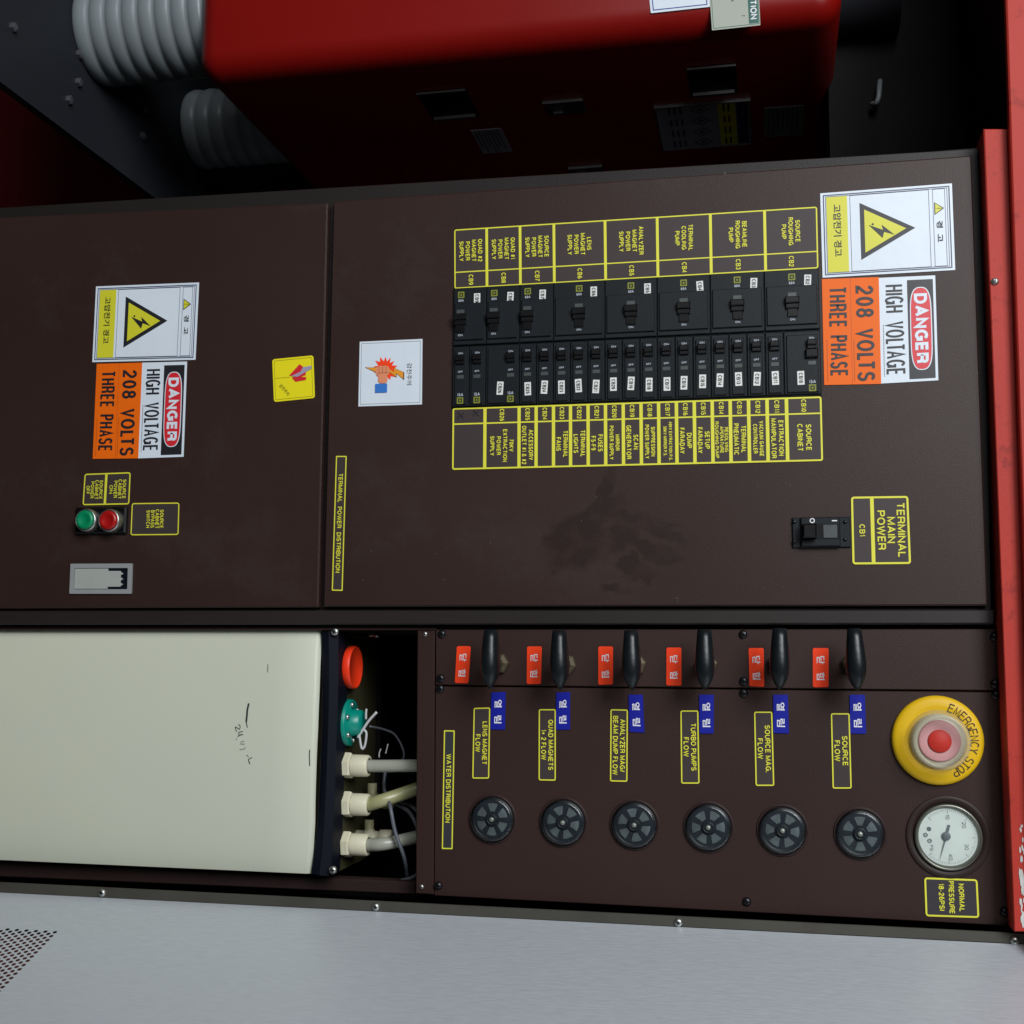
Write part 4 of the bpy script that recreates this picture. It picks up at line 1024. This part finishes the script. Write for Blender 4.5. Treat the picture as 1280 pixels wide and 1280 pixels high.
for i in range(1, 4): P.line(mb, (W*.40, H*(.27+.055*i)), (W*.50, H*(.27+.055*i)), .0004, .0016)
P.line(mb, (W*.50, H*.30), (W*.50, H*.47), .0004, .0016); part('finger_line', mb, mat('brown_ink', (.28,.05,.02),.5), t)
mb = MB(); P.rect(mb, W*.665, H*.265, W*.80, H*.455, .0013); part('cuff', mb, mat('cuff_blue_ink', (.03,.17,.55),.5), t)

# ================================================================== BUTTONS AND BYPASS SWITCH (lower door)
bb = thing('push_button_station', 'green and red push buttons in chrome rings on the lower door', 'push buttons', pix(125, 650, 0))
a = pix(96.5, 651, 0); b = pix(160, 651, 0)
mb = MB(); mb.cbox((pix(128, 634.5, 0).x, -.006, a.z), (pix(128, 667.5, 0).x, -.0002, b.z), .002); part('base_plate', mb, m_blk2, bb)
for x, y, mt, nm in ((108.5, 650.3, m_green, 'green_button'), (137.5, 650.8, m_red, 'red_button')):
    c = pix(x, y, -.012)
    c.y = -.006
    mb = MB(); mb.lathe(c, 'Y', [(.0135, 0), (.0135, .007), (.0125, .010), (.0116, .010), (.0114, .006)], 40); rg = part('chrome_ring', mb, m_steel, bb)
    mb = MB(); mb.lathe(c, 'Y', [(.0114, .002), (.0112, .010), (.0100, .0125), (.0070, .0125), (.0055, .0115), (.00001, .0112)], 40); part(nm, mb, mt if nm == 'green_button' else mat('dark_red_button', (.36,.006,.006), .3), bb)
P = Plane([(89.4, 704.8), (166.3, 704.5), (165.1, 742.3), (87.9, 742.3)], -.0002)
bs = thing('bypass_switch', 'grey framed bypass switch recess with a pale plug part pulled out', 'switch', P.p(0,0)); W, H = P.W, P.H
mb = MB(); e=.0052
o = P.rr(0,0,W,H,.0008,2); i_ = P.rr(e,e,W-e,H-e,.0008,2); n = len(o)
P.ring(mb, o, i_, .0022)
vs = [P.p(a,b,.0022) for a,b in o]+[P.p(a,b,0) for a,b in o]; mb.add(vs, [(k,(k+1)%n,n+(k+1)%n,n+k) for k in range(n)])
vs = [P.p(a,b,.0022) for a,b in i_]+[P.p(a,b,.0001) for a,b in i_]; mb.add(vs, [(k,(k+1)%n,n+(k+1)%n,n+k) for k in range(n)]); part('bezel', mb, m_grey, bs)
mb = MB(); P.rect(mb, e, e, W-e, H-e, .0003); part('recess', mb, m_cap, bs)
mb = MB(); P.slab(mb, [(e+.0006,e+.0006),(W-e-.0006,e+.0006),(W-e-.0006,H*.61),(e+.0006,H*.61)], .0018, .0016); pl_ = part('plug_body', mb, m_lgrey, bs)
mb = MB(); P.slab(mb, [(e+.0034,H*.61),(W-e-.0030,H*.61),(W-e-.0030,H*.815),(e+.0034,H*.815)], .0016, .0013)
for k in range(3): P.slab(mb, [(e+.0045+.0062*k,H*.815),(e+.0085+.0062*k,H*.815),(e+.0065+.0062*k,H*.86)], .0014, .0010)
part('plug_nose', mb, m_lgrey, pl_)
mb = MB(); P.text(mb, '. . .', W*.5, H*.285, h=.002, w=.010, off=.0020, bold=.03); P.text(mb, 'IIII', W*.5, H*.22, h=.0012, w=.008, off=.0020); P.text(mb, '....', W*.55, H*.17, h=.002, w=.008, off=.0020, bold=.03); part('embossing', mb, m_grey, pl_)

# ================================================================== VALVES
def lever_meshes():
    # lever: local origin at its pivot; x = real right (towards the pointed tip), z = real up
    mb = MB(); n = 16; prof = []
    sec = [(-.0350, .0056, .005), (-.0344, .0070, .0078), (-.026, .0078, .010), (-.012, .0092, .0125), (-.002, .0100, .014), (.008, .0096, .0135), (.015, .0078, .011), (.021, .0048, .007), (.0262, .0014, .0025)]
    vs = []; fs = []
    for (x, hz, hy) in sec:
        for k in range(n):
            t = 2*math.pi*k/n; c, s_ = math.cos(t), math.sin(t)
            vs.append((x, -hy*math.copysign(abs(s_)**.7, s_), 1.0*hz*math.copysign(abs(c)**.95, c)))
    for i in range(len(sec)-1):
        for k in range(n): fs.append((i*n+k, i*n+(k+1) % n, (i+1)*n+(k+1) % n, (i+1)*n+k))
    fs.append(tuple(range(n))[::-1]); fs.append(tuple(range((len(sec)-1)*n, len(sec)*n)))
    mb.add(vs, fs, True)
    nut = MB(); nut.lathe((0,0,0), 'Y', [(.0115, 0), (.0115, .006), (.0105, .007), (.006, .008), (.006, .016), (.0001, .016)], 6, smooth=False, a0=R(30))
    st = MB(); st.lathe((0,0,0), 'Y', [(.0052, 0), (.0052, .045), (.0001, .045)], 20)
    return mb.mesh('lever', m_handle), nut.mesh('hex_nut', m_brass), st.mesh('stem', m_brass)
LV, NT, SM = lever_meshes()
vl = ['LENS MAGNET FLOW', 'QUAD MAGNETS', 'ANALYZER MAG/', 'TURBO PUMPS', 'SOURCE MAG.', 'SOURCE FLOW']
HV = [(613, 829), (699.5, 830), (789.5, 830.5), (881, 830), (974.5, 829), (1070, 830)]
YH = -.032
for (x, y), nm in zip(HV, vl):
    hp = pix(x, y, YH); base = Vector((hp.x, YP, hp.z))
    t = thing('valve', f'black lever valve above the {nm} label', 'valve', base, 'black lever valves on the narrow plate')
    o = inst('hex_nut', NT, t); o.rotation_euler = (0, random.uniform(-.3, .3), 0)
    inst('stem', SM, t)
    o = inst('lever', LV, t, (0, YH-YP, 0)); o.rotation_euler = (0, R(random.uniform(-1.5, 1.5)), 0)

# red and blue tags
RT = [[(571.3,807.7),(588.6,807.7),(585.7,854.2),(568.7,853.7)],[(659,808),(677.4,808),(676.3,855),(658.5,855)],[(748,808),(766.3,808),(766.3,855.5),(748,856)],
      [(833.2,809.4),(851.7,809.4),(852,857.2),(832.9,856.6)],[(935.8,810),(954.7,810),(955.2,858.6),(937,857.8)],[(1016,810),(1035.7,810),(1035.7,859),(1016,859)]]
BT = [[(614.4,865.6),(632.2,864.8),(631.4,912),(613.3,911.6)],[(695.4,865.6),(712.7,865),(712.7,912),(694.9,912)],[(785.7,868.3),(803.5,868.3),(805.6,915.6),(787,914.8)],
      [(874,868.4),(892.2,868.4),(892.2,916.8),(874.5,916.8)],[(966.5,868.4),(984.8,868.4),(986.2,916.8),(966.8,916.2)],[(1062,868.4),(1081,868.4),(1082.6,917),(1063,916.8)]]
for q, nm in zip(RT, vl):
    P = Plane(q, YP-.0002); t = thing('closed_tag', f'red Korean closed tag beside the valve lever above the {nm} label', 'tag', P.p(0,0), 'red tags beside the valve levers')
    mb = MB(); P.slab(mb, P.rr(0,0,P.W,P.H,.0018), .0006, .0006); part('backing', mb, m_redtag, t)
    mb = MB(); P.text(mb, '닫', P.W*.31, P.H*.5, h=.0080, w=.0084, off=.0008, bold=.015, cap=False); P.text(mb, '힘', P.W*.72, P.H*.5, h=.0080, w=.0080, off=.0008, bold=.015, cap=False); part('lettering', mb, m_tagtext, t)
for q, nm in zip(BT, vl):
    P = Plane(q, YP-.0008); t = thing('open_tag', f'blue Korean open tag at the corner of the {nm} label', 'tag', P.p(0,0), 'blue tags under the valve levers')
    mb = MB(); P.slab(mb, P.rr(0,0,P.W,P.H,.0004,1), .0006, .0006); part('backing', mb, m_bluetag, t)
    mb = MB(); P.text(mb, '열', P.W*.31, P.H*.5, h=.0080, w=.0084, off=.0008, bold=.015, cap=False); P.text(mb, '림', P.W*.73, P.H*.5, h=.0080, w=.0084, off=.0008, bold=.015, cap=False); part('lettering', mb, m_tagtext, t)

# ================================================================== FLOW SIGHT GLASSES
def sight_meshes():
    out = {}
    mb = MB(); mb.lathe((0,0,0), 'Y', [(.0250, -.001), (.0250, .0002), (.0246, -.0002), (.0246, .0011), (.0240, .0014), (.0232, .0014), (.0225, .0006), (.0210, .0004)], 56); out['bezel'] = mb.mesh('bezel', m_bezel)
    mb = MB(); mb.lathe((0,0,0), 'Y', [(.0220, .0004), (.0212, .0016), (.0198, .0020), (.0190, .0012), (.0182, .0010), (.00001, .0008)], 56); out['dish'] = mb.mesh('dish', m_rotor)
    mb = MB()
    for i in range(6):
        t0 = R(60*i-19); t1 = R(60*i+19)
        pts = []
        for k in range(7):
            t = t0+(t1-t0)*k/6; pts.append((.0160*math.cos(t), -.0014, .0160*math.sin(t)))
        for k in range(5):
            t = t1-R(4)+(t0-t1+R(8))*k/4; pts.append((0.0078*math.cos(t), -.0014, .0078*math.sin(t)))
        mb.add(pts, [tuple(range(len(pts)))])
    out['vane_window'] = mb.mesh('vane_window', m_pad)
    mb = MB(); mb.lathe((0,0,0), 'Y', [(.0058, .001), (.0058, .0040), (.0052, .0046), (.0042, .0046), (.0038, .0034), (.0026, .0032)], 32); out['hub'] = mb.mesh('hub', m_rotor)
    mb = MB(); mb.lathe((0,0,0), 'Y', [(.0026, .003), (.0024, .0054), (.0014, .0060), (.00001, .0061)], 20); out['pin'] = mb.mesh('pin', mat('pin_nickel', (.5,.5,.46),.35,metal=.5))
    mb = MB(); mb.lathe((0,0,0), 'Y', [(.0222, .0014), (.0218, .0048), (.0208, .0062), (.0190, .0068), (.0100, .0071), (.00001, .0072)], 56); out['glass_dome'] = mb.mesh('glass_dome', m_glass)
    return out
SG = sight_meshes()
SP = [(615.5, 1024), (704, 1028), (793, 1031), (885.5, 1034), (978, 1038), (1075, 1042)]
for (x, y), nm in zip(SP, names):
    t = thing('sight_glass', f'round dark flow sight glass under the {nm} label', 'sight glass', pix(x, y, YP), 'round flow sight glasses')
    an = random.uniform(0, 1)
    for k, me in SG.items():
        o = inst(k, me, t)
        if k == 'vane_window': o.rotation_euler = (0, an, 0)
        o.scale = (1.06, 1, 1.06)

# ================================================================== EMERGENCY STOP
C = pix(1171.5, 925, YP); rE = (pix(1171.5, 981, YP)-C).length
es = thing('emergency_stop', 'round yellow EMERGENCY STOP plate with a guarded red button', 'emergency stop', C)
C = C + Vector((0, -.0001, 0))
mb = MB(); mb.lathe(C, 'Y', [(rE, 0), (rE, .003), (rE-.001, .0055), (rE-.004, .0072), (rE-.010, .0078), (.034, .0078), (.030, .0070), (.00001, .0070)], 72); part('yellow_plate', mb, m_estop, es)
mb = MB(); txt = 'EMERGENCY STOP'; rT = rE*.78
wds = [1.0, 1.2, 1.0, 1.05, 1.05, 1.0, 1.1, 1.05, 1.0, .75, 1.0, 1.0, 1.05, 1.0]; tot = sum(wds); pos = 0
span = R(140)
for ch, wd in zip(txt, wds):
    th = span/2 - span*(pos+wd/2)/tot + R(2); pos += wd
    if ch == ' ': continue
    st_, tw_ = stroke_text(ch, .0088, .0054, .105)
    for v, f, k in st_:
        mb.add([C+Vector(((x-tw_/2)*math.cos(th)-(y-.0044+rT)*math.sin(th), -.0081-k*.000006, (x-tw_/2)*math.sin(th)+(y-.0044+rT)*math.cos(th))) for x, y in v], f)
part('lettering', mb, mat('brown_ink_lettering', (.03, .015, .004), .5), es)
mb = MB(); mb.lathe(C, 'Y', [(.0305, .007), (.0300, .012), (.0285, .014), (.0275, .034), (.0265, .037), (.0230, .038), (.0225, .037), (.0250, .034), (.0262, .014)], 56); part('clear_guard', mb, m_clear, es)
mb = MB(); mb.lathe(C, 'Y', [(.0270, .0072), (.0265, .012), (.0240, .0150), (.0205, .0160)], 56); part('frosted_rim', mb, m_frost, es)
mb = MB(); mb.lathe(C, 'Y', [(.0207, .0155), (.0200, .0180), (.0185, .0188), (.0112, .0188)], 56); part('pink_collar', mb, m_pink, es)
mb = MB(); mb.lathe(C, 'Y', [(.0112, .0185), (.0112, .0200), (.0106, .0206), (.00001, .0207)], 48); part('red_button', mb, m_red, es)

# ================================================================== PRESSURE GAUGE
C = pix(1185, 1046, YP)
pg = thing('pressure_gauge', 'round white faced pressure gauge in a wide brown flange', 'pressure gauge', C)
C = C+Vector((0, -.0001, 0))
mb = MB(); mb.lathe(C, 'Y', [(.0402, 0), (.0402, .0014), (.0396, .0018), (.0340, .0018), (.0332, .0006), (.0325, .0004)], 72); part('flange', mb, m_bezel, pg)
mb = MB(); mb.lathe(C, 'Y', [(.0328, .0005), (.0330, .0006), (.0322, .0045), (.0310, .0055), (.0298, .0050), (.0292, .0020), (.0282, .0010)], 72); part('case_rim', mb, m_gcase, pg)
mb = MB(); mb.lathe(C, 'Y', [(.0290, .0008), (.00001, .0008)], 56); part('dial', mb, m_gauge, pg)
mb = MB()
def dpt(rad, th, y=-.0011): return C+Vector((rad*math.sin(th), y, rad*math.cos(th)))
for i in range(61):
    th = R(-135+270*i/60); L_ = .0040 if i % 10 == 0 else (.0026 if i % 5 == 0 else .0018); ww = .00022 if i % 10 else .0004
    d_ = Vector((math.cos(th), 0, -math.sin(th)))*ww/2
    mb.add([dpt(.0265-L_, th)-d_, dpt(.0265-L_, th)+d_, dpt(.0265, th)+d_, dpt(.0265, th)-d_], [(0,1,2,3)])
part('scale_marks', mb, m_gink, pg)
mb = MB()
Pg = Plane(None, pts=[C+Vector((-.03, 0, -.03)), C+Vector((-.03, 0, .03)), C+Vector((.03, 0, .03)), C+Vector((.03, 0, -.03))])
for s_, th in (('10', -90), ('20', -38), ('30', 28), ('40', 85)):
    th = R(th); Pg.text(mb, s_, .03+.0195*math.sin(th), .03+.0195*math.cos(th), h=.0038, off=.0012, sw=.12)
Pg.text(mb, 'PSI', .03+.0112, .03-.0160, h=.0030, w=.0056, off=.0012, sw=.12)
for a_, b_ in ((-.0072, -.0180), (-.0012, -.0215), (.0044, -.0178)):
    n = 16; r_ = .0022
    if a_ == -.0072: Pg.poly(mb, [(.03+a_+r_*math.cos(2*math.pi*k/n), .03+b_+r_*math.sin(2*math.pi*k/n)) for k in range(n)], .0012)
    else: Pg.ring(mb, [(.03+a_+r_*math.cos(2*math.pi*k/n), .03+b_+r_*math.sin(2*math.pi*k/n)) for k in range(n)], [(.03+a_+r_*.6*math.cos(2*math.pi*k/n), .03+b_+r_*.6*math.sin(2*math.pi*k/n)) for k in range(n)], .0012); Pg.rect(mb, .03+a_-.0003, .03+b_-r_, .03+a_+.0003, .03+b_+r_, .0012)
part('dial_print', mb, m_gink, pg)
mb = MB()
C2 = C+Vector((-.0008, -.0022, -.0020)); dn = Vector((.955, 0, -.275)).normalized(); pn = Vector((-dn.z, 0, dn.x))
mb.add([C2+pn*.0009, C2-pn*.0009, C2+dn*.0240-pn*.0001, C2+dn*.0240+pn*.0001], [(0,1,2,3)])
mb.add([C2+pn*.0011, C2-dn*.0115+pn*.0013, C2-dn*.0115-pn*.0013, C2-pn*.0011], [(0,1,2,3)])
mb.lathe(C2, 'Y', [(.0042, -.0006), (.0042, .0006), (.0030, .0012), (.00001, .0013)], 28); part('needle', mb, m_gink, pg)
mb = MB(); mb.lathe(C, 'Y', [(.0296, .0045), (.00001, .0048)], 56); part('lens', mb, m_glass, pg)

# ================================================================== WATER TANK AND FITTINGS
YT = YP+.012
ZTK = pix(402, 900, YT).z
tank = thing('water_tank', 'milky white plastic water tank with pen marks and a navy rubber edge', 'water tank', pix(200, 1060, YT))
top = [(401.5, 788), (403, 860), (402.5, 910), (400, 970), (397, 1028), (393, 1062), (388.5, 1092)]
mb = MB()
fr_ = [pix(-140, 788, YT), ] + [pix(x, y, YT) for x, y in top] + [pix(-140, 1066, YT)]
n = len(fr_); bk = [v+Vector((0, .22, 0)) for v in fr_]
mid = Vector((sum(v.x for v in fr_)/n, YT, sum(v.z for v in fr_)/n))
inn = [v+Vector((math.copysign(.004, mid.x-v.x), -.003, math.copysign(.004, mid.z-v.z))) for v in fr_]
NX = 28; xs_ = [v.x for v in fr_[1:1+len(top)]]; zs_ = [v.z for v in fr_[1:1+len(top)]]
def ztop_at(x):
    for i in range(len(xs_)-1):
        if x <= xs_[i+1] or i == len(xs_)-2: return zs_[i]+(zs_[i+1]-zs_[i])*(x-xs_[i])/(xs_[i+1]-xs_[i])
def bulge(x):
    u = (x-xs_[0])/(xs_[-1]-xs_[0]); return YT-.0015-.017*max(0, 4*u*(1-u))**.9
g = []
for i in range(NX+1):
    x = xs_[0]+(xs_[-1]-xs_[0])*i/NX; zt = ztop_at(x)
    for z, dy_ in ((zt, .006), (zt-.0015, .002), (zt-.005, 0), (zt-.05, 0), (pix(-140, 900, YT).z, 0)): g.append((x, bulge(x)+dy_, z))
mb.add(g, [(i*5+j, (i+1)*5+j, (i+1)*5+j+1, i*5+j+1) for i in range(NX) for j in range(4)], True)
mb.add(fr_+bk, [(i,n+i,n+(i+1)%n,(i+1)%n) for i in range(n)])
part('tank_body', mb, m_tank, tank)
# navy edge band: wraps the front of the top
o1 = [(x+.3, y) for x, y in top]
o2 = [(423, 790), (423, 860), (421, 910), (419, 970), (417, 1028), (415.5, 1062), (413, 1095)]
mb = MB(); f1 = [pix(x, y, YT-.004) for x, y in o1]; f2 = [pix(x, y, YT-.004) for x, y in o2]; m1 = [(a+b)/2+Vector((0, -.004, 0)) for a, b in zip(f1, f2)]
k_ = len(f1); f1b = [v+Vector((0, .01, 0)) for v in f1]; f2b = [v+Vector((0, .03, 0)) for v in f2]
for A_, B_ in ((f1b, f1), (f1, m1), (m1, f2), (f2, f2b)):
    mb.add(A_+B_, [(i, i+1, k_+i+1, k_+i) for i in range(k_-1)], True)
part('rubber_edge', mb, m_cap, tank)
ZTop = pix(419, 950, YT).z - .002
xa = pix(419, 792, YT).x; xb = pix(413, 1094, YT).x
mb = MB(); mb.box((xa, YT+.022, ZTop-.05), (xb, YT+.150, ZTop)); part('tank_top', mb, m_tanktop, tank)
mb = MB(); mb.box((xa, YT+.151, ZTop-.05), (xb, YT+.19, ZTop+.006)); part('rear_rail', mb, m_dark, tank)
# marks
mb = MB(); PTK = Plane([(0, 788), (400, 788), (389, 1092), (0, 1075)], YT-.012)
def stroke(P, mb, pts, w_, off=.0003, Y=None):
    q = [(P.a_of(x, y), P.b_of(x, y)) for x, y in pts]
    for i, (p0, p1) in enumerate(zip(q, q[1:])): P.line(mb, p0, p1, w_, off+i*.00001)
stroke(PTK, mb, [(305.5, 858), (304, 866), (303.6, 874), (303, 881)], .0021); stroke(PTK, mb, [(303, 881), (304.5, 888)], .0010)
stroke(PTK, mb, [(382, 910), (381.7, 918), (382.3, 930)], .0011); 
stroke(PTK, mb, [(326.5, 808), (327, 818)], .0007)
stroke(PTK, mb, [(293.5, 884.5), (295.8, 887), (295, 891), (291.5, 889), (289.5, 888), (290, 891), (291.5, 894)], .0008)
stroke(PTK, mb, [(299, 893), (294, 894.5), (294, 898), (299.5, 897)], .0008); stroke(PTK, mb, [(297.5, 896.5), (292.5, 900)], .0008)
stroke(PTK, mb, [(310.5, 924.5), (305.8, 927.5), (308, 933), (306, 929)], .0008); stroke(PTK, mb, [(290.8, 902.6), (291.6, 903.4)], .0010)
def settle(mb):
    for v in mb.v: v.y = bulge(v.x)-.0005-(v.y-PTK.BL.y)*-.0
settle(mb); part('pen_mark', mb, m_marker, tank)
mb = MB()
stroke(PTK, mb, [(301, 905), (297, 906), (296.5, 909), (301.5, 908.5)], .0007); stroke(PTK, mb, [(302, 912), (301.5, 914.5), (295, 916)], .0007); stroke(PTK, mb, [(303, 923), (305, 922), (306, 925)], .0007)
settle(mb); part('faded_pen_mark', mb, m_marker2, tank)
screws(tank, [(419, 789.5), (416.5, 1087.5)], YT-.01, True, 1.0)

def onTop(px_, py_, dz_=0.0): return onZ(px_, py_, ZTop+dz_)
# red cap
c = onTop(431, 834); 
t = thing('tank_cap', 'round orange red filler cap on the tank top', 'cap', c)
mb = MB(); mb.lathe(c, 'Z', [(.018, 0), (.018, .008)], 40); part('neck', mb, m_cream, t)
mb = MB(); mb.lathe(c, 'Z', [(.0235, .005), (.0245, .007), (.0245, .0125), (.0238, .0138), (.0225, .0138), (.0218, .0128), (.00001, .0128)], 48); part('lid', mb, m_redcap, t)
# teal flange
c = onTop(431, 903)
t = thing('teal_flange', 'teal plastic level sensor flange with bright screws on the tank top', 'sensor flange', c)
mb = MB(); mb.lathe(c, 'Z', [(.0265, 0), (.0265, .0075), (.0255, .009), (.015, .009), (.0145, .020), (.0125, .022), (.00001, .022)], 48); part('flange_body', mb, m_teal, t)
for k in range(6):
    a_ = R(60*k+10); mb = MB(); mb.lathe(c+Vector((.0205*math.cos(a_), .0205*math.sin(a_), .009)), 'Z', [(.003, 0), (.003, .002), (.0018, .003), (.00001, .003)], 14); part('screw', mb, m_steel, t)
# cable tie
t = thing('cable_tie', 'white cable tie ends knotted beside the teal flange', 'cable tie', pix(455, 905, .06))
mb = MB(); Yq = .055
mb.tube(spline([pix(447, 922, Yq), pix(453, 913, Yq), (pix(461, 901, Yq)), pix(471, 890, Yq)], 5), .0016, 8)
mb.tube(spline([pix(457.5, 899, Yq), pix(457.5, 892, Yq), pix(458, 886, Yq)], 4), .0013, 8)
mb.tube(spline([pix(449, 918, Yq), pix(452, 935, Yq), (pix(456, 932, Yq)), pix(458, 917, Yq), pix(455, 912, Yq)], 6), .0014, 8)
part('strap', mb, m_wire2, t)
# three front fittings with hoses, and the ones behind them
def fitting(px_, py_, cream, hose_pts, hose_m, lab, hlab, R_=.0125, hexn=True, r_h=.0088):
    c = onTop(px_, py_)
    t = thing('hose_fitting', lab, 'hose fitting', c)
    mb = MB(); mb.lathe(c, 'Z', [(R_*.9, 0), (R_*.9, .004)], 28); part('base', mb, m_cream2, t)
    mb = MB(); mb.lathe(c, 'Z', [(R_*1.18, .003), (R_*1.2, .004), (R_*1.2, .0105), (R_*1.1, .012), (R_*.8, .012)], 6, smooth=False, a0=R(12)); part('hex_nut', mb, cream, t)
    mb = MB(); mb.lathe(c, 'Z', [(R_*.80, .011), (R_*.98, .012), (R_*1.0, .014), (R_*.98, .030), (R_*.90, .032), (R_*.70, .032)], 32); part('collar', mb, cream, t)
    if hose_pts:
        pts = [c+Vector((0, 0, .030))] + [pix(x, y, Y_) for x, y, Y_ in hose_pts]
        h_ = thing('water_hose', hlab, 'hose', pts[0]); mb = MB(); mb.tube(spline(pts, 8), r_h, 20); part('tube', mb, hose_m, h_)
    return c
cc = onTop(428, 957)
yy = cc.y
fitting(428, 956.5, m_cream, [(480, 957.5, yy), (521, 957, yy), (560, 957, yy+.01)], m_hose, 'cream hose fitting on the tank top nearest the teal flange', 'straight milky hose from the fitting nearest the teal flange', r_h=.0070)
fitting(428, 1005, m_cream, [(480, 1000, yy), (521, 986, yy+.02), (560, 970, yy+.03)], m_hose2, 'middle cream hose fitting of the front three on the tank top', 'yellowed hose bending away from the middle fitting', r_h=.0075)
fitting(427, 1055, m_cream, [(480, 1055, yy), (521, 1046, yy+.02), (560, 1035, yy+.03)], m_hose, 'cream hose fitting farthest from the teal flange on the tank top', 'grey milky hose from the fitting farthest from the teal flange', r_h=.0072)
# rear fittings, smaller and duller
for (x, y, l1) in ((450, 1000, 'dull small fitting behind the middle cream hose fitting'), (446, 1046, 'dull small fitting behind the fitting farthest from the teal flange')):
    c = onTop(x, y); t = thing('rear_fitting', l1, 'hose fitting', c)
    mb = MB(); mb.lathe(c, 'Z', [(.008, 0), (.008, .010), (.010, .011), (.010, .020), (.0075, .021), (.0075, .028), (.0095, .029), (.0095, .042), (.004, .043)], 24); part('body', mb, m_cream2 if y < 1020 else m_cream, t)
    mb = MB(); mb.lathe(c+Vector((0, 0, .015)), 'X', [(.0001, -.020), (.0055, -.020), (.0055, 0)], 16); part('side_port', mb, m_cream2, t)
# cables
def cable(lab, pts, r_, m):
    p = [pix(*q) for q in pts]; t = thing('cable', lab, 'cable', p[0]); mb = MB(); mb.tube(spline(p, 8), r_, 8); part('sheath', mb, m, t)
cable('thin grey cable crossing in front of the hoses', [(482, 960, .10), (480, 985, .09), (487, 1005, .05), (494, 1040, .045), (506, 1075, .05), (510, 1110, .08)], .0022, m_wire)
cable('grey cable curving behind the frame from the middle hose', [(495, 1005, .09), (508, 1012, .08), (516, 1022, .07), (524, 1040, .07)], .0022, m_wire)
cable('upper grey cable curving behind the frame', [(500, 1002, .10), (512, 1006, .09), (526, 1018, .08)], .0020, m_wire)
cable('dark cable loop deep in the opening beside the cable tie', [(462, 908, .08), (480, 912, .11), (495, 920, .12), (505, 945, .12), (490, 960, .12)], .0014, m_wire)
cable('thin wire end near the top of the dark opening', [(476, 936, .10), (474, 942, .10), (474, 947, .10)], .0008, m_wire2)
cable('second thin wire end beside the straight hose', [(485, 930, .10), (483, 938, .10), (482, 942, .10)], .0008, m_wire2)
cable('dark cable running along the bottom of the opening', [(500, 1101, .06), (512, 1098, .06), (524, 1092, .06)], .0020, m_wire)
# stand-off pins at the top of the opening
t = thing('standoff_pin', 'small steel stand off pin in the corner of the dark opening', 'pin', pix(470, 794, .04))
mb = MB(); p = pix(462, 794, .05); mb.lathe(p, 'Z', [(.0018, 0), (.0018, .006), (.0030, .008), (.0030, .011), (.0001, .011)], 14); part('pin', mb, m_gcase, t)
